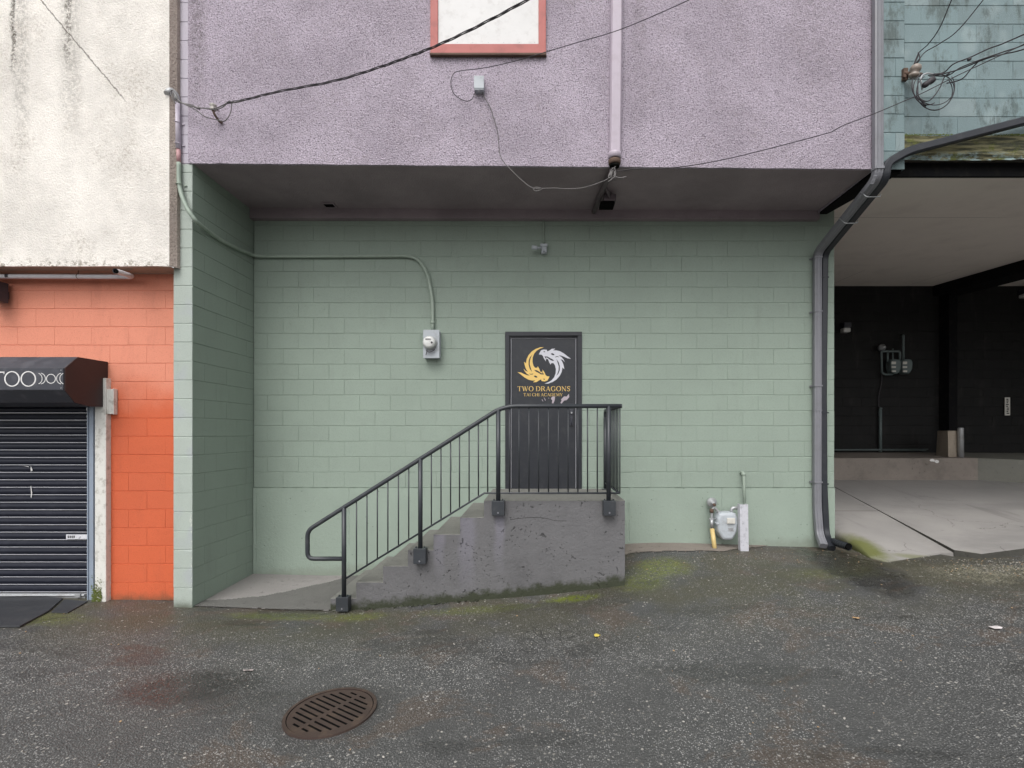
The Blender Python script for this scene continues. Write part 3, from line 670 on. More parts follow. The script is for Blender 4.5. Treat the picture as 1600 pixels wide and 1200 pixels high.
def g_O(b, f): arc(b, f, .48, .5, .48, .52, 0, 360, T * 1.05, t, 32); return .96
def g_D(b, f): stem(b, f, .15); stroke(b, f, .15, .967, .42, .967, t); stroke(b, f, .15, .033, .42, .033, t); arc(b, f, .40, .5, .50, .5, -90, 90, T * 1.05, t); return .9
def g_R(b, f): stem(b, f, .15); stroke(b, f, .15, .967, .42, .967, t); stroke(b, f, .15, .49, .42, .49, t); arc(b, f, .42, .727, .3, .273, -90, 90, T, t); stroke(b, f, .42, .5, .80, .02, T); serif(b, f, .82, .027, .2); return .86
def g_A(b, f): stroke(b, f, .12, 0, .44, 1, t); stroke(b, f, .44, 1, .78, 0, T); stroke(b, f, .22, .33, .66, .33, t * .9); serif(b, f, .12, .027, .24); serif(b, f, .80, .027, .28); return .9
def g_C(b, f): arc(b, f, .48, .5, .48, .52, 48, 312, T * 1.05, t, 26); stroke(b, f, .8, .66, .8, .97, .05); stroke(b, f, .8, .3, .8, .12, .05); return .86
def g_G(b, f): arc(b, f, .48, .5, .48, .52, 48, 310, T * 1.05, t, 26); stroke(b, f, .8, .66, .8, .97, .05); stroke(b, f, .80, .06, .80, .42, T * .9); serif(b, f, .80, .42, .28); return .95
def g_N(b, f): stroke(b, f, .14, 0, .14, 1, t); stroke(b, f, .12, .98, .78, .02, T); stroke(b, f, .80, 0, .80, 1, t); serif(b, f, .14, .027, .24); serif(b, f, .1, .973, .24); serif(b, f, .80, .973, .24); return .94
def g_S(b, f):
    pts = cr([(.56, .80), (.46, .95), (.28, .97), (.12, .86), (.13, .68), (.30, .55), (.48, .44), (.55, .26), (.44, .07), (.24, .03), (.06, .20)], 4)
    pts = [(p[0], p[1]) for p in [Vector((a[0], a[1])) for a in pts]]
    m = len(pts)
    for i in range(m - 1): k = 1 - abs(i / m - .5) * 1.6; stroke(b, f, *pts[i], *pts[i + 1], t + (T * 1.1 - t) * max(0, k))
    stroke(b, f, .58, .75, .58, .98, .05); stroke(b, f, .05, .03, .05, .26, .05); return .62
def g_H(b, f): stem(b, f, .15); stem(b, f, .78); stroke(b, f, .15, .5, .78, .5, t); return .93
def g_E(b, f): stem(b, f, .15); stroke(b, f, .15, .967, .62, .967, t); stroke(b, f, .15, .5, .54, .5, t); stroke(b, f, .15, .033, .66, .033, t); stroke(b, f, .61, .8, .61, 1, .05); stroke(b, f, .65, 0, .65, .2, .05); return .7
def g_M(b, f): stroke(b, f, .12, 0, .18, 1, t); stroke(b, f, .18, 1, .54, .05, T); stroke(b, f, .54, .05, .88, 1, t); stroke(b, f, .92, 0, .90, 1, T); serif(b, f, .12, .027, .24); serif(b, f, .93, .027, .28); serif(b, f, .12, .973, .2); serif(b, f, .94, .973, .2); return 1.08
def g_Y(b, f): stroke(b, f, .42, 0, .42, .48, T); stroke(b, f, .08, .98, .42, .45, T); stroke(b, f, .76, .98, .42, .45, t); serif(b, f, .42, .027); serif(b, f, .08, .973, .26); serif(b, f, .76, .973, .24); return .84
def g_W(b, f): stroke(b, f, .1, 1, .36, 0, T); stroke(b, f, .36, 0, .6, .95, t); stroke(b, f, .56, 1, .84, 0, T); stroke(b, f, .84, 0, 1.12, 1, t); serif(b, f, .1, .973, .26); serif(b, f, .57, .973, .24); serif(b, f, 1.12, .973, .22); return 1.2
GL = {k[2:]: v for k, v in list(globals().items()) if k.startswith('g_') and len(k) == 3}
def text(b, s, x0, x1, z0, hh, mk, gap=.12, space=.35):
    """x0..x1 width, baseline z0, cap height hh; mk(x, z) -> point"""
    tot = 0
    for c in s: tot += space if c == ' ' else GL[c](MB(), lambda a, d: (0, 0, 0)) + gap
    k = (x1 - x0) / (tot - gap); x = x0
    for c in s:
        if c == ' ': x += space * k; continue
        x += (GL[c](b, lambda a, d, X=x: mk(X + a * k, z0 + d * hh)) + gap) * k
b = MB(); m1 = lambda x, z: (x, yd - .0012, z)
a0, z0 = zo(245, 865); a1, z1 = zo(950, 800); text(b, 'TWO DRAGONS', a0, a1, z0, z1 - z0, m1)
a0, z0 = zo(325, 933); a1, z1 = zo(850, 893); text(b, 'TAI CHI ACADEMY', a0, a1, z0, z1 - z0, m1)
b.build('lettering', M['gold'], door, recalc=False)
b = MB()
for L in ([(700, 950), (720, 935), (748, 940), (744, 985), (725, 1030), (706, 1028), (712, 990), (695, 970)], [(830, 975), (870, 935), (905, 938), (935, 900), (940, 945), (905, 985), (870, 992), (838, 1032), (820, 1025), (838, 990)],
          [(568, 975), (578, 978), (592, 1004), (584, 1002)], [(596, 948), (604, 952), (626, 990), (618, 992)], [(660, 952), (668, 955), (668, 966), (662, 963)]):
    b = MB(); b.prism([[zo(*p) for p in L]], dfn, .0008, 0); b.build('peeled_patch', M['residue'], door, recalc=False)

# ------------------------------------------------------------------ left building: white stucco over an orange block wall
left = thing('building', (-5.5, 5.65, 0), 'neighbouring building with white stained stucco above an orange block wall', 'building')
YO = 5.65; so = F / YO; YWh = 5.37
zst = H - (416 - CY) * YWh / F; xr = (264.5 - CX) * YWh / F
b = MB(); nx_ = 50
xe = [-9 + (xr + 9) * i / nx_ for i in range(nx_ + 1)]
for i in range(nx_):
    e0, e1 = zst + .005 * rn(xe[i], 3), zst + .005 * rn(xe[i + 1], 3)
    b.quad((xe[i], YWh, e0), (xe[i + 1], YWh, e1), (xe[i + 1], YWh, 9.4), (xe[i], YWh, 9.4))
    b.quad((xe[i], YWh, e0), (xe[i + 1], YWh, e1), (xe[i + 1], YWh + .02, e1), (xe[i], YWh + .02, e0))
b.build('stucco_wall', M['white_stucco'], left, recalc=False)
b = MB(); b.quad((xr, YWh, zst), (xr + .045, YWh + .055, zst), (xr + .045, YWh + .055, 9.4), (xr, YWh, 9.4)); b.quad((xr + .045, YWh + .055, zst), (xr + .045, YO, zst), (xr + .045, YO, 9.4), (xr + .045, YWh + .055, 9.4)); b.quad((-9, YWh, 9.4), (xr, YWh, 9.4), (xr, 9, 9.4), (-9, 9, 9.4)); b.build('stucco_return', M['stucco_edge'], left, recalc=False)
b = MB(); b.quad((-9, YWh + .02, zst + .003), (xr, YWh + .02, zst + .003), (xr, YO + .02, zst + .003), (-9, YO + .02, zst + .003)); M['tan'] = paint('tan', (.42, .32, .25), .8); b.build('soffit', M['tan'], left, recalc=False)
# orange wall with the shutter opening
OX0 = -9; OX1 = PX0 + .0
shx1 = (165 - CX) / so; sz1 = H - (600 - CY) / so
zo_ = H - (600 + 160 / 3 - CY) / so; b = MB()
blockwall(b, lambda u, z, d: (u, YO - d, z), OX0, OX1, -.3, zst + .05, zo_, 28.5 / so, 57.7 / so, (200.6 - CX) / so, holes=[(-9.5, shx1, -1, sz1)], seed=9, jw=.0045)
b.box(shx1, OX1, YO + .006, YO + .25, -.3, zst + .05); b.box(-9, shx1, YO + .25, YO + .3, sz1, zst + .05)
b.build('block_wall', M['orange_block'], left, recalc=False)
# shutter
shr = (137 - CX) * 5.72 / F; b = MB(); zs0 = h(-5.3, 5.6) + .02; pitch = 11.65 * 5.72 / F
zl = H - (930 - CY) * 5.72 / F
k = 0; z = zl + .03
while z < 2.35 + H - 1.9 + .2:
    prof = [(0, .002), (-.006, .006), (-.010, .010), (-.010, .014), (0, .020), (-.012, .032), (-.016, .050), (-.012, .068), (0, pitch - .004), (0, pitch + .0005)]
    for i in range(len(prof) - 1):
        (d0, a), (d1, c) = prof[i], prof[i + 1]
        b.quad((-9, 5.72 + d0, z + a), (shr, 5.72 + d0, z + a), (shr, 5.72 + d1, z + c), (-9, 5.72 + d1, z + c), mi=1 if i in (1, 2) else 0)
    z += pitch
shut = b.build('roller_shutter', [M['shutter'], M['shutter_lip']], left, recalc=False)
b = MB(); b.box(-9, shr, 5.685, 5.725, zl - .028, zl + .022); b.tube([(-9, 5.68, zl + .012), (shr, 5.68, zl + .012)], .012); b.box(shr - .09, shr - .03, 5.655, 5.685, zl - .005, zl + .035); b.build('bottom_bar', M['galv'], shut, bevel=.003)
b = MB(); p0, p1 = P(104, 842, 5.70), P(137, 835, 5.70); b.box(p0.x, p1.x, 5.694, 5.702, p0.z, p1.z); b.lathe(((p0.x + p1.x) / 2 + .03, 5.694, (p0.z + p1.z) / 2), (0, -1, 0), [(.014, 0), (.012, .008)], 12)
for i in range(4): b.box(p0.x + .02 + i * .022, p0.x + .03 + i * .022, 5.691, 5.694, p0.z + .012, p1.z - .012, mi=1)
b.build('lock_plate', [M['shutter_lip'], M['pit']], shut)
b = MB()
for (L) in ([(46.5, 760), (47.6, 759), (49.2, 770), (48, 778), (47, 777), (47.6, 770)], [(47, 728), (50, 735), (47, 737)], [(34, 727.4), (44, 729), (44, 730)]):
    b.prism([[(P(a, c, 5.69).x, P(a, c, 5.69).z) for a, c in L]], lambda a, c, d: (a, 5.698 - d, c), .001, 0)
    b.build('paint_chip', M['white'], shut, recalc=False); b = MB()
gx0, gx1 = (137 - CX) * 5.63 / F, (147.5 - CX) * 5.63 / F; zg_ = h(gx1, 5.6) - .02
b = MB(); b.box(gx0, gx0 + .012, 5.62, 5.74, zg_, sz1 + .05).box(gx0 + .012, gx1, 5.63, 5.70, zg_, sz1 + .05).box(gx1 - .012, gx1, 5.615, 5.63, zg_, sz1 + .05); b.build('guide_rail', M['steel_blue'], shut, bevel=.002)
b = MB(); b.box((148 - CX) * 5.585 / F, (165.5 - CX) * 5.585 / F, 5.585, 5.70, zg_, sz1 + .06); b.build('door_post', M['white_post'], left, bevel=.006)
b = MB(); rr = random.Random(4)
bm_ = MB()
for i in range(420):
    x = rr.uniform(gx1 + .01, gx1 + .12); zz = zg_ + .02 + abs(rr.gauss(0, .09)); s_ = rr.uniform(.004, .010)
    b.add([(x - s_, 5.583 - rr.random() * .004, zz), (x + s_, 5.583 - rr.random() * .006, zz - s_), (x + s_ * .4, 5.578, zz + s_)], [(0, 1, 2)])
tag(b.build('moss', M['moss'], None, recalc=False), 'green moss on the foot of the white door post', kind='stuff')
b = MB(); p0, p1 = P(166.5, 647, 5.6), P(178.5, 608, 5.6)
b.box(p0.x, p1.x - .012, 5.60, 5.645, p0.z, p1.z); b.box(p1.x - .010, p1.x, 5.592, 5.645, p0.z - .004, p1.z + .004); t_ = b.build('switch_box', M['white_post'], None, bevel=.003)
tag(t_, 'small off-white metal box on the orange wall beside the shutter housing', 'box')
# awning / shutter housing with sign lettering
X1 = -4.78
aw = thing('awning', (-6, 5.65, H + .28), 'black metal awning over the roller shutter with white lettering and moon signs', 'awning')
prof = [(5.648, .787), (5.28, .787), (5.136, .654), (5.136, .427), (5.245, .311), (5.42, .28), (5.648, .284)]
b = MB()
for i in range(5):
    (y0, z0), (y1, z1) = prof[i], prof[i + 1]
    b.add([(-9, y0, H + z0), (X1, y0, H + z0), (X1, y1, H + z1), (-9, y1, H + z1)], [(0, 1, 2, 3)])
b.add([(-9, y, H + z) for y, z in prof], [tuple(range(len(prof)))])
b.add([(-9, 5.648, H + .284), (X1, 5.648, H + .284), (X1, 5.42, H + .28), (-9, 5.42, H + .28)], [(0, 1, 2, 3)])
b.build('housing', M['awning_black'], aw)
b = MB(); b.add([(X1 + .012, y, H + z) for y, z in prof] + [(X1 + .001, y, H + z) for y, z in prof], [tuple(range(7))] + [(i, (i + 1) % 7, 7 + (i + 1) % 7, 7 + i) for i in range(7)]); b.build('end_panel', M['maroon'], aw)
b = MB(); b.box(-9, X1 + .002, 5.126, 5.1355, H + .432, H + .650)
for zz in (.45, .63): b.lathe((X1 - .02, 5.126, H + zz), (0, -1, 0), [(.006, 0), (.004, .003)], 8, mi=1)
b.build('sign_panel', [M['awning_black'], M['galv']], aw, bevel=.002)
b = MB(); YA = 5.1245; sa = F / YA
fa = lambda x, z: (x, YA, z)
def ax(px): return (px - CX) / sa
def az(py): return H - (py - CY) / sa
arc(b, fa, ax(18.7), az(592), 12.2 / sa, 12.2 / sa, 0, 360, .014, .010, 40); arc(b, fa, ax(44.2), az(592), 12.2 / sa, 12.2 / sa, 0, 360, .014, .010, 40)
stroke(b, fa, ax(-18), az(581.5), ax(6.5), az(581.5), .012); stroke(b, fa, ax(-6), az(604), ax(-6), az(581.5), .016); stroke(b, fa, ax(6), az(584.5), ax(6.6), az(580.5), .008)
arc(b, fa, ax(79.6), az(591.8), 7.6 / sa, 7.6 / sa, 0, 360, .008, .007, 28)
for s_, cx_ in ((1, 62.3), (-1, 97)):    # crescents either side of the ring
    for (r_, off) in ((8.6, 0), (6.9, -3.4)):
        vs = []; a_lim = 100 if off == 0 else 118
        pts = [(cx_ + s_ * (off + r_ * math.cos(math.radians(a)) * 1.0), 591.5 + r_ * math.sin(math.radians(a)) * (1 if off == 0 else 1.2)) for a in np.linspace(-78, 78, 18)]
        for i in range(17): stroke(b, fa, ax(pts[i][0]), az(pts[i][1]), ax(pts[i + 1][0]), az(pts[i + 1][1]), .007)
b.build('lettering', M['white'], aw, recalc=False)
# metal pipe under the white wall
pp = thing('pipe', P(100, 432, 5.52), 'pale metal pipe with open elbow running under the white stucco wall', 'pipe')
c0 = P(-200, 431, 5.52); c1 = P(200, 432.5, 5.52); c2 = P(203, 430, 5.46); c3 = P(180.5, 423.5, 5.05)
b = MB(); b.tube([c0, c1], .024, 14); b.tube(rounded([c1, P(206, 431.5, 5.50), c3], .03), .026, 16, cap=False); b.tube(rounded([c1, P(206, 431.5, 5.50), c3], .03), .018, 14, cap=True, mi=1)
M['pale_pipe'] = paint('pale_pipe', (.68, .67, .70), .4, dirt=.3, dirtcol=(.35, .33, .33)); b.build('tube', [M['pale_pipe'], M['pit']], pp)
b = MB()
for px in (122,):
    q = P(px, 432, 5.52); b.tube([q + Vector((0, .024 * math.cos(a), .024 * math.sin(a))) for a in np.linspace(0, 2 * PI, 16)], .004, 6); b.tube([q + Vector((0, 0, .024)), q + Vector((.01, 0, .11))], .004, 6)
b.build('clamp', M['rust'], pp)
b = MB(); q = P(13, 431.5, 5.52); b.tube([q - Vector((.018, 0, 0)), q + Vector((.018, 0, 0))], .0255, 14); b.build('tape', M['cable'], pp)
wl = thing('wall_lamp', P(-4, 457, 5.6), 'dark wall lamp at the left edge of the picture under the white stucco wall', 'lamp')
b = MB(); q = P(-9, 457, 5.52); b.box(q.x - .10, q.x + .078, 5.42, 5.60, q.z - .10, q.z + .12); b.build('lamp_housing', M['awning_black'], wl, bevel=.01)
b = MB(); b.box(q.x - .06, q.x + .03, 5.60, 5.648, q.z - .04, q.z + .04); b.build('bracket', M['awning_black'], wl)
# rubber mats by the shutter
def mat_sheet(name, pix, label, thick=.012, mat='rubber', cat='mat'):
    pts = [on_ground(*p) for p in pix]; b = MB()
    b.prism([[(p.x, p.y) for p in pts]], lambda a, c, d: (a, c, h(a, c) + d + .004), thick, 0)
    return tag(b.build(name, M[mat], None, bevel=.003), label, cat)
mat_sheet('rubber_mat', [(-120, 938), (60, 934), (98, 937), (76, 957), (31, 981), (-140, 983)], 'wide black rubber mat on the ground before the roller shutter', .016)
mat_sheet('rubber_mat', [(101, 938), (137, 941), (106, 959), (80, 958)], 'small black mat piece beside the foot of the steel door guide', .010)

# ------------------------------------------------------------------ right: teal building over a carport
right = thing('building', (8, 5.5, H - 1.3), 'teal block building on a rotten beam above an open black-walled carport', 'building')
YT = 5.50; stt = F / YT
tx0, tx1 = (1366 - CX) / stt, (1408.5 - CX) / stt
b = MB(); zt0 = H - (213 - CY) / stt
blockwall(b, lambda u, z, d: (u, YT - d, z), tx1, 13, zt0, 9.8, zt0 + .012, 28.9 / stt, 57.5 / stt, (1439 - CX) / stt, seed=12, jw=.006, jit=.002)
b.box(tx0, 13, YT + .006, YT + .3, zt0, 9.8); b.build('upper_wall', M['teal_block'], right, recalc=False)
b = MB(); blockwall(b, lambda u, z, d: (u, YT - .045 - d, z), tx0, tx1, H - (268 - CY) / stt, 9.8, zt0 + .012, 28.9 / stt, .4, tx0, seed=13, jw=.006, jit=.002)
zz0 = H - (268 - CY) / stt
b.quad((tx1, YT - .045, zz0), (tx1, YT, zz0), (tx1, YT, 9.8), (tx1, YT - .045, 9.8)); b.build('corner_pilaster', M['teal_block'], right, recalc=False)
# beam: weathered, torn lower edge
b = MB(); bx = np.arange(tx1, 13, .03); bz1 = zt0 + .0
zrow = [1, .86, .7, .5, .35, .2, .08, 0]; hb_ = (251 - 213) / stt
rows = []
for j, f in enumerate(zrow):
    rows.append([(x, YT - .012 + .020 * mnoise.fractal((x * 1.2, f * 9, .5), 1, 2, 5) - .012 * math.sin(f * 3.1), bz1 - hb_ * (1 - f) + (.012 * mnoise.fractal((x * 6, 2, 1), 1, 2, 4) if j == len(zrow) - 1 else 0)) for x in bx])
for j in range(len(rows) - 1):
    for i in range(len(bx) - 1): b.add([rows[j][i], rows[j][i + 1], rows[j + 1][i + 1], rows[j + 1][i]], [(0, 1, 2, 3)], smooth=True)
b.build('beam', M['rotten_wood'], right, recalc=False)
b = MB(); rr = random.Random(8)
for i in range(2600):
    x = rr.uniform(tx1, 8); d = mnoise.noise((x * 2.2, 0, 0)); s_ = rr.uniform(.003, .009) * (1 + .6 * d)
    if rr.random() > .5 + d: continue
    z = bz1 + rr.uniform(-.012, .006); y = YT - .02 - rr.random() * .012
    b.add([(x - s_, y, z), (x + s_, y - .004, z + s_ * .3), (x, y - .002, z + s_ * 1.2)], [(0, 1, 2)])
tag(b.build('moss', M['moss'], None, recalc=False), 'moss along the top of the rotten beam', kind='stuff')
zcf = H - (264 - CY) * YF / F
b = MB(); b.box(tx1 - .18, 13, YT + .10, YT + .14, zcf - .012, bz1 - hb_ + .03); b.build('shadow_strip', M['fascia_black'], right)  # black strip standing in for the shadow between beam and ceiling
# carport ceiling, rising slightly to the rear
YK = 11.0; ZK = H - (447 - CY) * YK / F; CE = lambda y: zcf + (ZK - zcf) * (y - YF) / (YK - YF)
b = MB(); b.add([(3.78, YT + .13, CE(YT)), (13, YT + .13, CE(YT)), (13, YK, ZK), (3.5, YK, ZK), (3.5, 6.85, CE(6.85)), (3.78, 6.66, CE(6.66)),
    (3.78, YT + .06, CE(YT) + .2), (13, YT + .06, CE(YT) + .2), (13, YK, ZK + .2), (3.5, YK, ZK + .2), (3.5, 6.85, CE(6.85) + .2), (3.78, 6.66, CE(6.66) + .2)], [(0, 1, 2, 3, 4, 5), (6, 7, 8, 9, 10, 11)])
ceil = b.build('ceiling', M['beige_ceiling'], right, recalc=False)
b = MB()
for (x0, y0, x1, y1) in ((6.1, YT + .1, 6.3, YK), (8.0, YT + .1, 8.0, YK)): b.add([(x0, y0, CE(y0) - .002), (x0 + .006, y0, CE(y0) - .002), (x1 + .006, y1, ZK - .002), (x1, y1, ZK - .002)], [(0, 1, 2, 3)])
for y0 in (6.9, 9.3): b.add([(4, y0, CE(y0) - .002), (8.6, y0, CE(y0) - .002), (8.6, y0 + .006, CE(y0) - .002), (4, y0 + .006, CE(y0) - .002)], [(0, 1, 2, 3)])
M['seam'] = paint('seam', (.24, .21, .19), .8); b.build('ceiling_seam', M['seam'], ceil, recalc=False)
b = MB(); bxx0, bxx1 = 8.59, 9.13
b.add([(bxx0, y, CE(y) + dz) for y in (YT + .1, YK) for dz in (.01,)] + [(bxx0, y, 2.9 + H + .06 * (y - 10)) for y in (YT + .1, YK)] + [(bxx1, y, 2.9 + H + .06 * (y - 10)) for y in (YT + .1, YK)] + [(bxx1, y, CE(y) + .01) for y in (YT + .1, YK)],
      [(0, 1, 3, 2), (2, 3, 5, 4), (4, 5, 7, 6)]); b.build('ceiling_beam', M['fascia_black'], right)
# black walls
zlb = H - (707 - CY) * YK / F - .02
b = MB(); blockwall(b, lambda u, z, d: (u, YK - d, z), 3.5, 13, zlb - .2, ZK + .02, zlb, .2032, .4064, 4, seed=20, jw=.006)
b.quad((13, YT, -.2), (13, YK, -.2), (13, YK, 5.2), (13, YT, 5.2)); b.quad((xw1 - .004, YB + .2, -.4), (xw1 - .004, YK, -.4), (xw1 - .004, YK, 5.2), (xw1 - .004, YB + .2, 5.2))  # right quad: unseen side wall, added to keep light out of the carport
b.box(3.4, 13.2, YK + .01, YK + .2, -.4, 5.4)
b.build('rear_wall', M['black_block'], right, recalc=False)
b = MB(); b.box(8.72, 8.90, 10.72, 10.995, zlb, 2.93 + H); b.build('rear_pilaster', M['fascia_black'], right, bevel=.01)
b = MB(); b.box(5.0, 8.4, 10.93, 10.99, zlb + .06, zlb + .075); b.tube([P(1240, 703, 10.9), P(1450, 702, 10.9)], .012, 8); b.build('floor_pipe', M['meter_dark'], right)
# ledge, slab, apron
pl = lambda y: H - .9145 - .13 * (9.8 - y)
zl1 = H - (716 - CY) * 9.8 / F; lx1 = (1528 - CX) * 9.8 / F
b = MB(); b.add([(3.5, 9.8, pl(9.8) - .3), (lx1, 9.8, pl(9.8) - .3), (lx1, 9.8, zl1), (3.5, 9.8, zl1), (3.5, YK, zlb + .02), (lx1, YK, zlb + .02)], [(0, 1, 2, 3), (3, 2, 5, 4)])
tag(b.build('pavement', M['ledge_concrete'], None), 'raised brown concrete ledge along the back of the carport', kind='structure')
q0, q1 = P(1600, 724, 9.55), P(1600, 758, 9.55)
b = MB(); e = 13; dxe = (e - lx1) / (q0.x - lx1)
zr = zl1 + (q0.z - zl1) * min(dxe, 1.5); yr = 9.8 + (9.55 - 9.8) * dxe
b.add([(lx1, 9.801, pl(9.8) - .3), (e, yr, pl(yr) - .4), (e, yr, zr), (lx1, 9.801, zl1 - .001), (lx1, YK, zlb + .018), (e, YK, zlb - .0)], [(0, 1, 2, 3), (3, 2, 5, 4)])
tag(b.build('pavement', M['ledge_shaded'], None), 'concrete ledge at the right of the carport, in a painted shaded grey green', kind='structure')
b = MB()
sl = [(5.44, 9.28), (4.99, 6.06), (5.20, 5.93), (5.87, 6.11), (13, 8.0), (13, 9.9), (5.5, 9.9)]
b.prism([sl], lambda a, c, d: (a, c, pl(c) + d), 0, 0)
for i in range(len(sl)):   # broken slab sides, in a darker tone than the top
    a, c = Vector(sl[i]), Vector(sl[(i + 1) % len(sl)]); n = max(1, int((c - a).length / .08))
    for k in range(n):
        p, q = a.lerp(c, k / n), a.lerp(c, (k + 1) / n)
        b.add([(p.x, p.y, pl(p.y)), (q.x, q.y, pl(q.y)), (q.x + .02, q.y + .03 + .01 * rn(q.x, 4), pl(q.y) - .3), (p.x + .02, p.y + .03 + .01 * rn(p.x, 4), pl(p.y) - .3)], [(0, 1, 2, 3)], mi=1)
M['slab_side'] = concrete('slab_side', (.11, .105, .09), (.045, .045, .04), .4)
tag(b.build('driveway', [M['slab_concrete'], M['slab_side']], None), 'large pale concrete slab rising into the carport', kind='structure')
# apron between the slab and the green wall
b = MB(); NX, NY = 40, 46
# left boundary and right boundary (seam) as functions of t (0 front .. 1 rear)
def lerp_path(pts, t):
    L = [0]
    for i in range(len(pts) - 1): L.append(L[-1] + (Vector(pts[i + 1]) - Vector(pts[i])).length)
    s_ = t * L[-1]
    for i in range(len(pts) - 1):
        if s_ <= L[i + 1] + 1e-9:
            f = (s_ - L[i]) / (L[i + 1] - L[i]); return Vector(pts[i]).lerp(Vector(pts[i + 1]), f)
    return Vector(pts[-1])
front = [on_ground(1306, 846), on_ground(1330, 857), on_ground(1360, 873), on_ground(1386, 879), on_ground(1430, 872), on_ground(1470, 866), on_ground(1487, 860)]
front = [Vector((p.x, p.y + .015 * rn(p.x, 5), p.z + .012)) for p in front]
front = [Vector((3.92, 6.70, h(3.9, 6.65) + .012))] + front[0:] ; front[-1] = Vector((4.985, 6.065, pl(6.06) - .035))
crease = [Vector((3.7, 7.74, pl(7.74) - .012)), Vector((5.225, 7.74, pl(7.74) - .010))]
rear = [Vector((3.7, 9.85, pl(9.85) - .004)), Vector((5.52, 9.85, pl(9.85) - .004))]
vs = []
for j in range(NY + 1):
    t = j / NY
    for i in range(NX + 1):
        u = i / NX; f_, c_, r_ = lerp_path(front, u), lerp_path(crease, u), lerp_path(rear, u)
        p = f_.lerp(c_, t / .5) if t <= .5 else c_.lerp(r_, (t - .5) / .5)
        vs.append(p)
b.add(vs, [(j * (NX + 1) + i, j * (NX + 1) + i + 1, (j + 1) * (NX + 1) + i + 1, (j + 1) * (NX + 1) + i) for j in range(NY) for i in range(NX)], smooth=True)
b.add([vs[i] for i in range(NX + 1)] + [vs[i] - Vector((0, 0, .08)) for i in range(NX + 1)], [(i, i + 1, NX + 2 + i, NX + 1 + i) for i in range(NX)])
tag(b.build('pavement', M['slab_concrete'], None, recalc=False), 'sloping concrete apron with mossy edge beside the green wall', kind='structure')

# ------------------------------------------------------------------ things in the carport
def gas_body(b, c, w, hgt, d, mi=0):
    """two-lobed diaphragm gas meter body centred at c, facing -Y"""
    x, y, z = c
    out = [(-.5, .30), (-.42, .46), (-.25, .5), (.25, .5), (.42, .46), (.5, .30), (.5, .02), (.46, -.2), (.30, -.42), (.20, -.5), (-.20, -.5), (-.30, -.42), (-.46, -.2), (-.5, .02)]
    n = len(out); rings = []
    for (k, dd) in ((.80, -.5), (.95, -.42), (1, -.25), (1, .5)): rings.append([(x + a * w * k, y + dd * d, z + c_ * hgt * k) for a, c_ in out])
    vs = [p for r in rings for p in r]
    b.add(vs, [(r * n + i, r * n + (i + 1) % n, (r + 1) * n + (i + 1) % n, (r + 1) * n + i) for r in range(3) for i in range(n)] + [tuple(range(n))], mi=mi)
gm = thing('gas_meter', P(1395, 585, 10.9), 'pair of dark green gas meters with piping on the black carport wall', 'gas meter')
YG = 10.82
for px in (1396.5, 1414):
    b = MB(); c = P(px, 573, YG); gas_body(b, c, .235, .31, .16); bd = b.build('meter_body', M['meter_dark'], gm, bevel=.006)
    b = MB()
    for py, hh_ in ((567, 4.0), (573.5, 2.6), (580, 2.6)):
        q = P(px, py, YG - .088); w_ = .045; b.box(q.x - w_, q.x + w_, q.y - .004, q.y + .004, q.z - hh_ / 73 * .5, q.z + hh_ / 73 * .5)
        b.build('dial', M['plastic_label'], bd); b = MB()
b = MB()
b.tube(rounded([P(1378, 582, YG), P(1377, 549, YG), P(1406, 549, YG), P(1406, 562, YG)], .04), .022, 10); b.tube([P(1387, 549, YG), P(1387, 565, YG)], .02); b.tube([P(1395, 545, YG + .1), P(1395, 565, YG)], .016)
b.tube(rounded([P(1411.5, 563, YG), P(1411.5, 524, YG), P(1408, 524, YG + .15)], .03), .024, 10); b.tube(rounded([P(1378, 582, YG), P(1382, 585, YG), P(1395, 585, YG)], .04), .02)
b.build('piping', M['meter_dark'], gm)
b = MB(); b.lathe(P(1378.5, 543, YG + .05), (0, -1, 0), [(.03, -.1), (.07, -.05), (.075, 0), (.07, .02), (.03, .05), (.02, .08)], 18); b.build('regulator', M['galv'], gm)
b = MB(); b.tube(cr([P(1378, 584, 10.95), P(1377, 600, 10.96), P(1373, 620, 10.96), P(1373.5, 650, 10.96)], 5), .012, 8)
tag(b.build('cable', M['cable'], None), 'black cable hanging below the gas meters on the black wall', 'cable')
b = MB(); b.tube([P(1375.5, 637, 10.93), P(1375.5, 706, 10.93)], .032, 12); b.tube([P(1375.5, 637, 10.93), P(1375.5, 639, 10.93)], .038, 12)
tag(b.build('conduit', M['meter_dark'], None), 'short upright dark conduit at the foot of the black wall below the gas meters', 'pipe')
wl = thing('wall_lamp', P(1321, 513, 10.98), 'small wall lamp with white lens on the black wall near the green corner', 'lamp')
b = MB(); p0, p1 = P(1316, 512, 10.9), P(1327, 505, 10.9); b.box(p0.x, p1.x, 10.82, 10.99, p0.z, p1.z); b.build('lamp_housing', M['awning_black'], wl, bevel=.005)
b = MB(); p0, p1 = P(1316, 519.5, 10.9), P(1327, 512.5, 10.9); b.box(p0.x, p1.x, 10.84, 10.99, p0.z, p1.z); b.build('lens', M['lens'], wl, bevel=.02)
wl = thing('wall_lamp', P(1600, 460, 10.98), 'small wall lamp high on the black wall at the right edge of the picture', 'lamp')
b = MB(); p0, p1 = P(1597, 459, 10.9), P(1612, 452, 10.9); b.box(p0.x, p1.x, 10.84, 10.99, p0.z, p1.z); b.build('lamp_housing', M['awning_black'], wl, bevel=.005)
b = MB(); p0, p1 = P(1597, 465, 10.9), P(1612, 459.5, 10.9); b.box(p0.x, p1.x, 10.86, 10.99, p0.z, p1.z); b.build('lens', M['lens'], wl, bevel=.02)
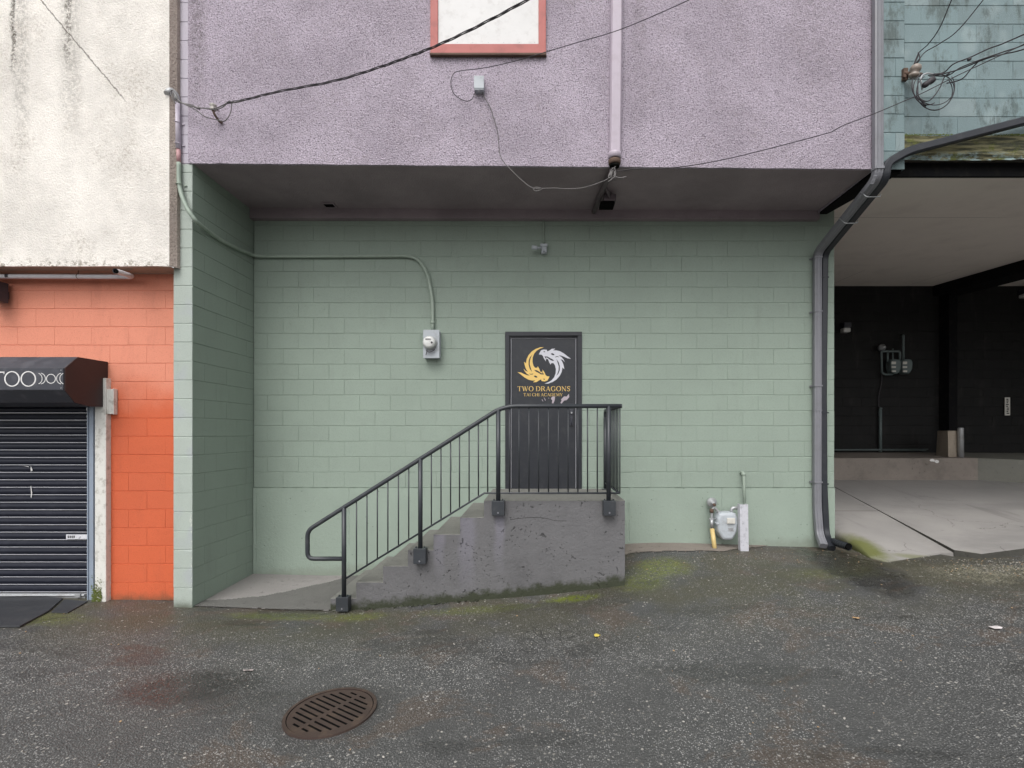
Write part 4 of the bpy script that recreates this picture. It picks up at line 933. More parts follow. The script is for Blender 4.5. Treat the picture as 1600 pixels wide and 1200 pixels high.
# small upright notice with dark marks
sg = thing('notice', P(1574, 635, 10.97), 'narrow white notice with dark marks on the black wall at the far right', 'sign')
b = MB(); p0, p1 = P(1570, 649, 10.96), P(1578, 621, 10.96); b.box(p0.x, p1.x, 10.955, 10.972, p0.z, p1.z); b.build('board', M['plastic_label'], sg)
b = MB(); rr = random.Random(3)
for i in range(9):
    zz = p1.z - .03 - i * .038; x0 = p0.x + .02 + rr.random() * .02; b.box(x0, x0 + .03 + rr.random() * .03, 10.951, 10.955, zz - .02, zz)
b.build('marks', M['pit'], sg)
# concrete block and post on the ledge
b = MB(); y0 = 10.15
pts = [P(1462, 712, y0 + .25), P(1482, 713, y0 - .2), P(1497, 710, y0 - .12), P(1480, 708, y0 + .35)]; tp = [P(1464.5, 673, y0 + .25), P(1481, 673.5, y0 - .16), P(1496, 673, y0 - .1), P(1480, 673.5, y0 + .33)]
zb_ = zl1 + .01
b.hexa([(p.x, p.y, zb_) for p in pts] + [(p.x, p.y, tp[0].z) for p in tp])
tag(b.build('concrete_block', M['block_concrete'], None, bevel=.012), 'tapered beige concrete block standing on the carport ledge', 'block')
b = MB(); q = P(1501, 713, 9.98); b.tube([Vector((q.x, q.y, zb_)), Vector((q.x, q.y, H - (669 - CY) * 9.98 / F))], .052, 16); b.lathe((q.x, q.y, H - (669 - CY) * 9.98 / F), (0, 0, 1), [(.052, 0), (.04, .008)], 16)
tag(b.build('bollard', M['galv'], None), 'short grey steel pipe post beside the beige concrete block', 'post')
def scrap(px, py, Y, w_, h_, mat, label, cat, name='litter', z=None, seed=1, zoff=.006, tilt=.3):
    rr = random.Random(seed); q = P(px, py, Y) if Y else on_ground(px, py); zc_ = z if z is not None else q.z
    b = MB(); n = 11; ring = [(q.x + w_ * math.cos(2 * PI * i / n) * rr.uniform(.6, 1), q.y + h_ * math.sin(2 * PI * i / n) * rr.uniform(.6, 1)) for i in range(n)]
    top_ = [(a, c, zc_ + zoff + .006 + tilt * .03 * rr.random()) for a, c in ring]
    b.add(top_ + [(q.x, q.y, zc_ + zoff + .012)], [(i, (i + 1) % n, n) for i in range(n)]); b.add([(a, c, zz - .0015) for a, c, zz in top_] + [(q.x, q.y, zc_ + zoff + .0105)], [((i + 1) % n, i, n) for i in range(n)])
    return tag(b.build(name, M[mat], None), label, cat)
scrap(933, 995, None, .035, .035, 'leaf_yellow', 'bright yellow leaf on the asphalt below the stairs', 'leaf', 'leaf', seed=2)
scrap(1338, 968, None, .034, .03, 'leaf_tan', 'tan fallen leaf on the wet asphalt below the downspouts', 'leaf', 'leaf', seed=3)
scrap(1556, 983, None, .068, .035, 'paper', 'pale scrap of paper on the asphalt at the far right', 'litter', seed=4)
M['litter_dull'] = paint('litter_dull', (.30, .26, .25), .7)
scrap(388, 1050, None, .05, .02, 'litter_dull', 'pale pinkish scrap flattened on the asphalt left of the drain cover', 'litter', seed=5)
scrap(1490, 858, None, .06, .05, 'block_concrete', 'broken chunk of concrete at the corner of the slab', 'rubble', 'rubble', seed=6, zoff=.02, tilt=1.5)
for i, (px, py) in enumerate(((1457, 719), (1464, 721))):
    q = P(px, py, 9.79); b = MB(); rr = random.Random(i)
    b.prism([[(q.x + .05 * math.cos(a) * rr.uniform(.6, 1.1), q.z + .035 * math.sin(a) * rr.uniform(.5, 1.1)) for a in np.linspace(0, 6.0, 10)]], lambda a, c, d: (a, 9.798 - d, c), .004, 0)
    tag(b.build('splash', M['white'], None), ['left white paint splash on the ledge face', 'right white paint splash on the ledge face'][i], 'paint splash')

# ------------------------------------------------------------------ staircase
YSF = 5.50; ss = F / YSF; YSB = YB - .013
xt = [756.3, 719, 677.5, 637.5, 598.8, 557, 516.7]; yt = [782.7, 808.9, 835.2, 859.7, 884.8, 910.2, 935.4]
X_ = [(x - CX) / ss for x in xt]; Z_ = [H - (y - CY) / ss for y in yt]; XR = (976.5 - CX) / ss
st = thing('staircase', (-.5, 6, H - 1.8), 'dark grey concrete staircase rising to the landing at the black door', 'stairs')
ZT0 = -.45; b = MB()
# front cheek drawn as one wobbling outline, chipped along its edges
rr = random.Random(11)
ol = []
cols = [XR] + X_
tops = Z_
prevx = XR
path = [(XR, ZT0), (XR, Z_[0])]
for i in range(7):
    path.append((X_[i], Z_[i]))
    if i < 6: path.append((X_[i], Z_[i + 1]))
path.append((X_[6], ZT0))
def densify(p):
    out = []
    for i in range(len(p) - 1):
        a, c = Vector(p[i]), Vector(p[i + 1]); n = max(1, int((c - a).length / .03))
        out += [a.lerp(c, k / n) for k in range(n)]
    out.append(Vector(p[-1])); return out
den = densify(path)
def chip(v, k):
    d = .0022 * mnoise.fractal((v.x * 14, v.y * 14, k), 1, 2, 4)
    return Vector((v.x + d - .001, v.y + .8 * d - .001))
den2 = [chip(v, 1) if v.y > ZT0 + .01 else v for v in den]
mx = lambda a, c, d: (a, YSF + d, c)
b.prism([[tuple(v) for v in den2]], mx, 0, 0)
ring0 = [(v.x, YSF, v.y) for v in den2]; ring1 = [(v.x - (.0 if v.y < 0 else .0), YSF + .008, v.y + .004) for v in den]
b.build('cheek', M['stair_concrete'], st, recalc=False)
b = MB()
back = [(v.x, YSB, v.y + .006) for v in den]
for i in range(len(den) - 1):
    b.add([(den2[i].x, YSF, den2[i].y), (den2[i + 1].x, YSF, den2[i + 1].y), (den[i + 1].x, YSF + .01, den[i + 1].y + .003), (den[i].x, YSF + .01, den[i].y + .003)], [(0, 1, 2, 3)])
    b.add([(den[i].x, YSF + .01, den[i].y + .003), (den[i + 1].x, YSF + .01, den[i + 1].y + .003), back[i + 1], back[i]], [(0, 1, 2, 3)])
b.build('steps', M['tread_concrete'], st, recalc=False)
b = MB(); b.tube(cr([mx((px - CX) / ss, H - (py - CY) / ss, .0005) for px, py in ((797, 812), (815, 809.5), (835, 808.5), (853, 810), (868, 813.5), (885, 814))], 6), .0022, 5); b.build('crack', M['pit'], st)
# crumbled footing at the bottom step
b = MB(); rr = random.Random(5)
for i in range(60):
    x = rr.uniform(-2.28, -.6); s_ = rr.uniform(.008, .028); zz = h(x, 5.47) + s_ * .2; y = YSF - .004 - rr.random() * .035
    pts = [Vector((rr.gauss(0, 1), rr.gauss(0, 1), rr.gauss(0, 1))).normalized() * s_ for _ in range(8)]
    import bmesh as _bm
    t_ = _bm.new(); [t_.verts.new(p) for p in pts]; _bm.ops.convex_hull(t_, input=t_.verts); t_.verts.index_update()
    b.add([(v.co.x + x, v.co.y + y, v.co.z * .6 + zz) for v in t_.verts], [tuple(v.index for v in f.verts) for f in t_.faces]); t_.free()
tag(b.build('rubble', M['stair_concrete'], None), 'crumbled mortar bits along the foot of the stairs', kind='stuff')

# railing
YR = 5.445; sr = F / YR
def R(px, py, Y=YR): return P(px, py, Y)
ra = thing('railing', R(650, 940), 'black steel railing with balusters along the concrete stairs and landing', 'railing')
RP = M['rail_paint']; rT = .0235
b = MB()
path = rounded([R(537, 873), R(480.5, 873), R(480.5, 829), R(777, 643), R(785, 634.5), R(970, 634.5)], .05)
path = rounded([R(537, 873), R(480.5, 873), R(480.5, 829), R(779, 639.5), R(800, 634.5), R(970, 634.5)], .07, 6)
b.tube(path, rT, 14, side=(0, 1, 0)); b.lathe(R(970, 634.5), (1, 0, 0), [(rT, -.002), (rT, .012)], 14)
b.build('handrail', RP, ra)
xr_ = R(968, 0).x; zr_ = R(0, 634.5).z; zbr = R(0, 770.5).z
YE = 6.56
b = MB(); b.tube(rounded([(xr_, YR, zr_), (xr_, YE, zr_), (xr_, YE, zr_ - .12)], .06), rT, 14); b.build('return_rail', RP, ra)
b = MB(); b.tube([R(537.5, 905.5), R(757, 770.5), R(969, 770.5)], .014, 4, side=(0, .7, .7)); b.tube([(xr_, YR, zbr), (xr_, YE, zbr)], .013, 4, side=(.7, 0, .7)); b.build('bottom_rail', RP, ra)
def top_at(px):
    return 634.5 if px > 785 else 639.5 + (779 - px) * (829 - 639.5) / (779 - 480.5)
def bot_at(px): return 770.5 if px > 757 else 770.5 + (757 - px) * (905.5 - 770.5) / (757 - 537.5)
for px in (557, 573.4, 589.6, 606, 622.6, 638.6, 674, 689, 704, 718, 733, 747.5, 762, 796, 811, 826.5, 841.5, 857, 872.5, 887.7, 903, 918, 933.3, 968.5):
    b = MB(); b.tube([R(px, top_at(px)), R(px, bot_at(px))], .0072, 8); b.build('baluster', RP, ra)
for k in range(1, 10):
    y = YR + k * .108
    if y > YE - .05: break
    b = MB(); b.tube([(xr_, y, zr_), (xr_, y, zbr)], .0072, 8); b.build('baluster', RP, ra)
for (px, pt, pb, c0, c1, d0, d1) in ((537.5, top_at(537.5), 935, 525.5, 544.5, 933, 955), (656.8, top_at(656.8), 858, 646, 665.5, 857, 881), (778.5, 641, 783, 768.5, 788, 782.5, 805.5), (951, 634.5, 783, 942.6, 961.8, 782.5, 805.5)):
    b = MB(); b.tube([R(px, pt), R(px, pb + 2)], .0245, 14); post = b.build('post', RP, ra)
    b = MB(); A0, A1 = P(c0, d1, 5.42), P(c1, d0, 5.42); b.box(A0.x, A1.x, 5.405, YSF + .02 if False else YSF - .001, A0.z, A1.z); br = b.build('bracket', RP, post, bevel=.003)
    b = MB(); cxm = (A0.x + A1.x) / 2
    for dx in (-.045, .045): b = MB(); b.lathe((cxm + dx, 5.45, A1.z), (0, 0, 1), [(.009, 0), (.009, .010), (.005, .012), (.005, .018)], 6, smooth=False); b.build('bolt', RP, post)
    b = MB(); b.lathe((cxm, 5.405, A0.z + .03), (0, -1, 0), [(.010, 0), (.008, .006)], 8); b.build('bolt', M['grey_metal'], post)
b = MB(); b.tube([(xr_, YE, zr_ - .08), (xr_, YE, Z_[0] + .02)], .0245, 14); b.lathe((xr_, YE, Z_[0] + .005), (0, 0, 1), [(.05, 0), (.05, .008)], 12); b.build('post', RP, ra)

# ------------------------------------------------------------------ downspouts
def rect(w_, d_, rib=False):
    c = .012
    if rib: return [(-w_ / 2 + c, -d_ / 2), (w_ / 2 - c, -d_ / 2), (w_ / 2, -d_ / 2 + c), (w_ / 2, d_ / 2 - c), (w_ / 2 - c, d_ / 2), (.022, d_ / 2), (.018, d_ / 2 - .006), (.006, d_ / 2 - .006), (.002, d_ / 2), (-.02, d_ / 2), (-.024, d_ / 2 - .006), (-w_ / 2 + c + .002, d_ / 2 - .004), (-w_ / 2, d_ / 2 - c), (-w_ / 2, -d_ / 2 + c)]
    return [(-w_ / 2 + c, -d_ / 2), (w_ / 2 - c, -d_ / 2), (w_ / 2, -d_ / 2 + c), (w_ / 2, d_ / 2 - c), (w_ / 2 - c, d_ / 2), (-w_ / 2 + c, d_ / 2), (-w_ / 2, d_ / 2 - c), (-w_ / 2, -d_ / 2 + c)]
ds = thing('downspout', P(1284, 850, 6.55), 'pale grey square downspout bending back under the lilac soffit to the green wall', 'downspout')
g1 = rounded([P(1371.5, -160, 5.41), P(1371.5, 277, 5.41), P(1277, 395, 6.59), P(1276.5, 790, 6.59), P(1280, 835, 6.56), P(1287, 853, 6.40)], .10, 7)
b = MB(); b.sweep(g1, rect(.092, .078, True), side=(1, 0, 0)); b.build('tube', M['grey_metal'], ds)
b = MB(); b.sweep([P(1371.5, 262, 5.41), P(1371.5, 266, 5.41)], rect(.104, .09)); b.build('collar', M['grey_metal'], ds); b = MB(); b.sweep([P(1276.5, 640, 6.59), P(1276.5, 642, 6.59)], rect(.10, .086)); b.build('collar', M['grey_metal'], ds)
b = MB()
for i in range(7):
    t = i / 7; q = P(1371.5 - 6 * t, 275 + 14 * t, 5.37 + .03 * t); b.box(q.x - .048, q.x - .012, q.y - .008, q.y + .006, q.z - .004, q.z + .004)
b.build('crimp', M['grey_metal'], ds)
db = thing('downspout', P(1293, 853, 6.55), 'black downspout sloping down across the rotten beam and beside the grey one', 'downspout')
g2 = rounded([P(2600, -70, 5.40), P(1418, 236.5, 5.40), P(1384.5, 256, 5.40), P(1383, 280, 5.42), P(1288, 396, 6.60), P(1285.5, 600, 6.60), P(1286.5, 760, 6.60), P(1290, 835, 6.58), P(1300, 857, 6.36)], .10, 7)
b = MB(); b.sweep(g2[::-1], rect(.082, .072), side=(1, 0, 0)); b.build('tube', M['black_paint'], db)
def strap(pos, w_, par, mat='grey_metal', nm='strap'):
    b = MB(); x, y, z = pos; b.box(x - w_ / 2, x + w_ / 2, y - .046, y - .042, z - .009, z + .009); b.box(x - w_ / 2 - .022, x - w_ / 2, y + .035, y + .05, z - .009, z + .009); b.box(x - w_ / 2 - .004, x - w_ / 2, y - .046, y + .05, z - .009, z + .009); b.build(nm, M[mat], par)
for py in (403, 487, 603, 753): strap(P(1276.5, py, 6.59), .10, ds)
for py in (434, 645, 756):
    q = P(1285.5, py, 6.60); b = MB(); b.box(q.x + .04, q.x + .065, q.y - .03, q.y + .045, q.z - .008, q.z + .008); b.box(q.x - .04, q.x + .044, q.y - .042, q.y - .038, q.z - .008, q.z + .008); b.build('strap', M['black_paint'], db)
for (px, py, Y) in ((1357, 304, 5.62), (1323, 345, 6.0)):   # wire ties round both pipes on the slope
    q = P(px, py, Y); b = MB(); b.tube(rounded([q + Vector((-.085, 0, .03)), q + Vector((-.06, -.06, -.055)), q + Vector((.10, -.045, -.045)), q + Vector((.13, 0, .0))], .03), .006, 6); b.build('tie', M['galv'], ds)
# black corrugated drain pipe at the corner
b = MB(); pth = [P(1302, 846, 6.45), P(1312, 850, 6.28), P(1326, 854.5, 6.12)]; pth = [Vector(p) for p in cr(pth, 12)]
n_ = len(pth); scl = [1 + .09 * math.sin(i * 1.9) for i in range(n_)]
b.tube(pth, .042, 16, cap=False, scales=scl); b.tube(pth, .034, 16, cap=True, mi=1, scales=[.97] * n_)
tag(b.build('drain_pipe', [M['black_paint'], M['pit']], None, recalc=False), 'black corrugated drain pipe stub at the foot of the green corner', 'pipe')

# ------------------------------------------------------------------ conduit + electric meter
cd = thing('conduit', P(283, 250, 5.44), 'conduit painted lilac then green running round the recess to the electric meter', 'conduit')
b = MB(); b.tube([P(276.5, 160, 5.435), P(278.5, 233, 5.435)], .026, 12); b.build('upper_pipe', M['lilac_pipe'], cd)
b = MB(); b.tube([P(278.8, 232, 5.437), P(279.3, 254, 5.437)], .021, 12); b.build('pink_sleeve', M['pink_pipe'], cd)
XS = PX1 + .028
def side_pt(px, py): Y = XS * F / (px - CX); return P(px, py, Y)
cpath = cr([P(279.3, 254, 5.437), P(279.8, 284, 5.432), P(284, 305, 5.42), P(291.5, 323, 5.40), P(300, 337, 5.40), P(310, 349, 5.46), side_pt(330, 365), side_pt(350, 378), side_pt(370, 388), side_pt(386, 394.5), P(398, 399, 6.60), P(420, 400.5, 6.615), P(520, 400.5, 6.615), P(600, 400, 6.615), P(638, 400.5, 6.615), P(655, 408, 6.615), P(667, 428, 6.615), P(673.5, 455, 6.615), P(676, 480, 6.615), P(676, 516, 6.615)], 6)
b = MB(); b.tube(cpath, .022, 12, side=(0, 1, 0)); b.build('lower_pipe', M['green_pipe'], cd)
b = MB()
for (px, py, Y, mt) in ((277.5, 192, 5.437, 0), (278.2, 225, 5.437, 0), (280.5, 288, 5.43, 1)):
    q = P(px, py, Y); b.tube([q + Vector((.028 * math.cos(a), .03 * math.sin(a) - .002, 0)) for a in np.linspace(PI, 2 * PI, 10)], .005, 6, mi=mt); b.box(q.x + .026, q.x + .055, YF - .012, YF - .003, q.z - .008, q.z + .004, mi=mt)
b.lathe(P(676, 506, 6.615), (0, 0, 1), [(.028, 0), (.028, .03)], 12, mi=1)
b.build('strap', [M['lilac_pipe'], M['green_pipe']], cd)
wh = MB(); q = P(275.5, 158, 5.43); wh.tube(rounded([q, q + Vector((0, 0, .06)), q + Vector((-.035, -.03, .10)), q + Vector((-.05, -.07, .03))], .04), .032, 12); wh.build('weatherhead', M['galv'], cd)
em = thing('electric_meter', P(674, 559, 6.6), 'grey metal electric meter box with round glass dial on the green wall', 'electric meter')
p0, p1 = P(661.5, 559, 6.52), P(686, 516, 6.52)
b = MB(); b.box(p0.x, p1.x, 6.53, YB - .002, p0.z, p1.z); b.box(p0.x - .004, p1.x + .004, 6.522, 6.53, p0.z - .004, p1.z + .006); b.build('box', M['meter_grey'], em, bevel=.004)
mc = P(671.5, 535.5, 6.5)
b = MB(); b.lathe((mc.x, 6.522, mc.z), (0, -1, 0), [(.092, 0), (.092, .018), (.084, .024)], 28); b.build('ring', M['galv'], em)
b = MB(); b.lathe((mc.x, 6.498, mc.z), (0, -1, 0), [(.080, 0), (.078, .04), (.070, .065), (.05, .075), (.0, .076)], 28); b.build('dial', M['porcelain'] if False else M['lens'], em)
b = MB(); b.box(mc.x - .04, mc.x + .03, 6.418, 6.421, mc.z + .028, mc.z + .038); b.lathe((mc.x + .04, 6.424, mc.z - .01), (0, -1, 0), [(.014, 0), (.012, .006)], 12); b.build('register', M['cable'], em)
b = MB(); b.tube(cr([P(666, 547, 6.49), P(670, 550, 6.48), P(675, 549, 6.48), P(679, 546, 6.49)], 5), .006, 6); b.tube([P(667, 548, 6.49), P(665.5, 555, 6.49)], .005, 6); b.build('seal_wire', M['cable'], em)

# ------------------------------------------------------------------ lamp holder on the back wall
lh = thing('wall_lamp', P(850, 388, 6.62), 'small empty lamp holder on a thin conduit above the door', 'lamp')
b = MB(); b.tube([P(849.5, 332, 6.635), P(849.5, 382, 6.635)], .011, 8); b.build('conduit', M['green_pipe'], lh)
b = MB(); q = P(850, 388.5, 6.6); b.box(q.x - .035, q.x + .035, 6.575, YB - .002, q.z - .06, q.z + .06); b.box(q.x - .05, q.x + .045, 6.565, 6.60, q.z + .02, q.z + .055); b.build('junction_box', M['meter_grey'], lh, bevel=.006)
b = MB(); b.tube([P(846, 387, 6.56), P(838, 387.5, 6.53)], .014, 10); b.lathe(P(840, 387.5, 6.53), (-1, -.2, .05), [(.020, 0), (.026, .015), (.026, .07), (.022, .075)], 14); b.tube(rounded([P(850, 392, 6.56), P(850, 396, 6.50), P(846, 395, 6.5)], .02), .008, 8); b.build('lamp_holder', M['meter_grey'], lh)

# ------------------------------------------------------------------ gas meter in front
g3 = thing('gas_meter', P(1135, 845, 6.5), 'light grey gas meter on the green foundation right of the stairs', 'gas meter')
YGm = 6.50
b = MB(); c = P(1134, 821, YGm)
gas_body(b, c, .265, .35, .16); bd = b.build('meter_body', M['meter_grey'], g3, bevel=.008)
b = MB(); q = P(1134, 817, YGm); b.box(q.x - .145, q.x + .145, YGm - .075, YGm + .06, q.z - .012, q.z + .012)
for dx in (-.12, -.06, 0, .06, .12): b.lathe((q.x + dx, YGm - .075, q.z), (0, -1, 0), [(.008, 0), (.008, .008)], 6, smooth=False)
b.build('flange', M['meter_grey'], bd, bevel=.004)
b = MB(); q = P(1138, 812, YGm); b.box(q.x - .05, q.x + .05, YGm - .10, YGm - .075, q.z - .035, q.z + .035); b.build('index', M['plastic_label'], bd, bevel=.004)
b = MB(); q = P(1138, 826, YGm)
for i, ww in enumerate((.035, .03, .04)): b.box(q.x - ww, q.x + ww, YGm - .082, YGm - .079, q.z + .012 - i * .014, q.z + .016 - i * .014)
b.build('stamp', M['rust'], bd)
b = MB()
b.tube(rounded([P(1125, 803, YGm), P(1121, 798, YGm), P(1115, 792, YGm), P(1112, 800, YGm), P(1112, 822, YGm), P(1113, 828, YGm)], .03), .016, 10)
b.tube(rounded([P(1142.5, 803, YGm), P(1143, 794, YGm), P(1157, 793, YGm)], .05), .022, 10); b.tube([P(1122, 806, YGm), P(1127, 801, YGm)], .024, 8); b.tube([P(1142.3, 805, YGm), P(1142.3, 800, YGm)], .028, 8)
b.tube([P(1108, 811, YGm), P(1117, 811, YGm)], .012, 8); b.tube([P(1112, 812, YGm), P(1112, 824, YGm)], .023, 8)
b.build('piping', M['galv'], g3)
b = MB(); b.lathe(P(1112.5, 785, YGm + .03), (0, -1, .15), [(.03, -.08), (.058, -.04), (.062, 0), (.058, .012), (.025, .02), (.02, .045)], 20); b.build('regulator', M['galv'], g3)
b = MB(); b.lathe(P(1115, 788, YGm - .03), (.3, -1, -.3), [(.016, 0), (.016, .03)], 10); b.tube([P(1112, 795, YGm), P(1112, 801, YGm)], .026, 8); b.build('union', M['rust'], g3)
yg = on_ground(1117, 858)
b = MB(); b.tube([P(1112.8, 826, YGm), Vector((P(1117, 858, 6.42).x, 6.42, P(1117, 858, 6.42).z - .02))], .028, 14); b.build('yellow_sleeve', M['yellow'], g3)
b = MB(); b.tube(rounded([P(1157.5, 738.5, 6.635), P(1161.5, 738.5, 6.58), P(1162.5, 750, 6.56), P(1163.5, 800, 6.52)], .025), .018, 10); b.lathe(P(1161.5, 741, 6.58), (0, 0, 1), [(.027, -.02), (.027, .02)], 10)
tag(b.build('vent_pipe', M['green_pipe'], None), 'thin green painted vent pipe with elbow rising behind the guard post', 'pipe')
# guard post: white painted steel channel
b = MB(); q = P(1162, 868, 6.36); zt_ = H - (788 - CY) * 6.36 / F; w_ = .052
prof = [(-w_, -.035), (w_, -.035), (w_, .035), (w_ - .012, .035), (w_ - .012, -.022), (-w_ + .012, -.022), (-w_ + .012, .035), (-w_, .035)]
vs = [(q.x + a, q.y + c_, q.z - .05) for a, c_ in prof] + [(P(1161.5, 788, 6.36).x + a, q.y + .02 + c_, zt_) for a, c_ in prof]
n_ = 8; b.add(vs, [tuple(range(8))[::-1], tuple(range(8, 16))] + [(i, (i + 1) % 8, 8 + (i + 1) % 8, 8 + i) for i in range(8)])
M['post_worn'] = paint('post_worn', (.52, .52, .56), .5, dirt=.7, dirtcol=(.25, .25, .28), dscale=22)
tag(b.build('guard_post', M['post_worn'], None), 'worn white steel guard post beside the light grey gas meter', 'post')

# ------------------------------------------------------------------ lilac cable duct, cables, insulators
du = thing('cable_duct', P(962, 260, 5.42), 'lilac vertical cable duct on the stucco ending above the recess', 'duct')
b = MB(); pr = [(-.062, .04), (-.062, -.015), (-.045, -.04), (.045, -.04), (.062, -.015), (.062, .04)]
T0, B0 = P(965.5, -160, 5.42), P(961, 242, 5.42)
b.add([(T0.x + a, 5.42 + c_, T0.z) for a, c_ in pr] + [(B0.x + a, 5.42 + c_, B0.z) for a, c_ in pr], [(i, (i + 1) % 6, 6 + (i + 1) % 6, 6 + i) for i in range(6)] + [tuple(range(6, 12))])
M['duct'] = paint('duct', (.44, .38, .44), .4, var=.06, dirt=.25, dirtcol=(.28, .22, .25)); b.build('duct_body', M['duct'], du, bevel=.004)
b = MB(); b.lathe(P(960.5, 239, 5.415), (0, 0, -1), [(.068, 0), (.070, .02), (.070, .06), (.058, .065)], 18); b.build('socket', M['duct'], du)
b = MB(); b.lathe(P(960.2, 250, 5.415), (0, 0, -1), [(.062, 0), (.066, .01), (.064, .04), (.056, .05)], 18); b.build('collar', M['rust'], du)
b = MB(); b.lathe(P(960.2, 258, 5.415), (0, 0, -1), [(.054, 0), (.052, .02)], 18); b.build('opening', M['pit'], du)
sl_ = thing('soffit_lamp', P(950, 312, 6.1), 'dark lamp box on a pipe arm under the lilac soffit', 'lamp')
M['dark_soffit_pipe'] = paint('dark_soffit_pipe', (.12, .095, .105), .6, dirt=.3)
zc_s = soff(.8) - .03
b = MB(); b.tube(rounded([P(959, 262, 5.43), (.80, 5.60, zc_s), (.77, 5.9, zc_s), (.74, 6.5, zc_s)], .06), .032, 12); b.tube(rounded([(.78, 5.8, zc_s), (.86, 6.0, zc_s - .02), (.88, 6.08, zc_s - .05)], .03), .018, 10); b.build('arm', M['dark_soffit_pipe'], sl_)
b = MB(); q = P(951.5, 314, 6.1); b.box(q.x - .07, q.x + .075, 6.02, 6.20, q.z - .03, q.z + .05); b.build('lamp_housing', M['dark_soffit_pipe'], sl_, bevel=.008)
b = MB(); b.box(q.x - .11, q.x + .06, 6.03, 6.19, q.z - .07, q.z - .032); b.build('lens', M['pit'], sl_, bevel=.006)
# cables
def cable(name, pts, r, label, mat='cable', n=7, cat='cable', seg=6):
    b = MB(); b.tube(cr(pts, n), r, seg); return tag(b.build(name, M[mat], None), label, cat)
yc = 5.40
b = MB()   # twisted service drop: two strands
base = cr(ext([P(355, 161, 5.30), P(382, 156, 5.28), P(440, 142, 5.2), P(520, 127, 5.05), P(590, 106, 4.85), P(640, 88, 4.65), P(690, 68, 4.4), P(760, 34, 4.1), P(840, -10, 3.8), P(960, -90, 3.4)]), 14)
for ph in (0, 2.09, 4.19):
    st_ = []
    for i, p in enumerate(base):
        a = ph + i * .30; st_.append(p + Vector((0, .007 * math.cos(a), .008 * math.sin(a))))
    b.tube(st_, .0046 if ph else .004, 6)
tag(b.build('service_cable', M['cable'], None), 'thick twisted black service cable rising right from the left insulator past the red window', 'cable')
b = MB()
b.tube(cr([P(274, 162, 5.34), P(269, 152, 5.33), P(266.5, 144, 5.34), P(270, 141, 5.33), P(275, 147, 5.32), P(279, 156, 5.32), P(285, 161, 5.31), P(300, 166, 5.31), P(318, 169, 5.33), P(336, 169, 5.34), P(345, 166, 5.33), P(355, 161, 5.30)], 6), .006, 6)
b.tube(cr([P(276, 160, 5.35), P(271, 150, 5.34), P(270, 144, 5.34), P(275, 152, 5.33), P(283, 160, 5.31), P(305, 171, 5.31), P(320, 182, 5.31), P(340, 187.5, 5.31), P(351, 189, 5.31), P(359, 179, 5.30), P(362, 165, 5.30), P(361, 159, 5.29), P(368, 160.5, 5.29), P(382, 156, 5.28)], 6), .0052, 6)
b.tube(cr([P(277, 158, 5.35), P(280, 160, 5.33), P(300, 164, 5.32), P(310, 168, 5.32), P(337, 171, 5.33), P(350, 166, 5.32), P(358, 158, 5.30), P(365, 160, 5.29), P(380, 156.5, 5.28)], 6), .0052, 6)
b.tube([P(304, 167, 5.31), P(312, 170, 5.31)], .011, 8)
tag(b.build('cable', M['cable_pale'], None), 'grey looping cable ends between the weatherhead and the left insulator', 'cable')
ins = thing('insulator', P(336, 170, 5.4), 'white porcelain insulator on a rusty hook at the left of the lilac stucco', 'insulator')
b = MB(); q = P(333, 168, 5.36); b.lathe(q + Vector((0, 0, -.03)), (0, 0, 1), [(.026, 0), (.034, .008), (.024, .02), (.022, .035), (.034, .048), (.034, .058), (.018, .066)], 18); b.build('spool', M['porcelain'], ins)
b = MB(); b.tube(rounded([q + Vector((0, 0, .04)), q + Vector((-.02, .03, .05)), q + Vector((.0, .09, .02))], .02), .006, 6); b.tube(rounded([q + Vector((0, 0, -.03)), q + Vector((.02, -.01, -.08)), q + Vector((.035, .06, -.12)), q + Vector((.03, .10, -.10))], .03), .012, 8); b.build('hook', M['rust'], ins)
jb = thing('junction_box', P(748, 143, 5.4), 'small grey junction box on the lilac stucco below the window', 'box')
p0, p1 = P(741.2, 141.5, 5.40), P(756, 120.5, 5.40)
b = MB(); b.box(p0.x, p1.x, 5.385, 5.46, p0.z, p1.z); b.box(p0.x - .003, p1.x + .003, 5.38, 5.386, p0.z + .012, p1.z + .003); b.build('box', M['meter_grey'], jb, bevel=.003)
b = MB(); b.lathe(P(748.5, 141.5, 5.40), (0, 0, -1), [(.008, 0), (.008, .014)], 8); b.build('lug', M['galv'], jb)
cable('cable', [P(743, 143, 5.42), P(738, 154, 5.42), P(730, 158, 5.42), P(720, 155, 5.42), P(709, 146, 5.42), P(705, 134, 5.42), P(705, 124, 5.42), P(710, 114, 5.42), P(721, 110.5, 5.40), P(760, 105.5, 5.3), P(810, 94, 5.2), P(860, 79, 5.1), P(900, 67, 5.0), P(980, 42, 4.8), P(1120, -20, 4.4), P(1240, -80, 4.1)] and ext([P(743, 143, 5.42), P(738, 154, 5.42), P(730, 158, 5.42), P(720, 155, 5.42), P(709, 146, 5.42), P(705, 134, 5.42), P(705, 124, 5.42), P(710, 114, 5.42), P(721, 110.5, 5.40), P(760, 105.5, 5.3), P(810, 94, 5.2), P(860, 79, 5.1), P(900, 67, 5.0), P(980, 42, 4.8), P(1120, -20, 4.4), P(1240, -80, 4.1)]), .0042, 'thin dark cable looping left of the junction box and rising to the upper right')
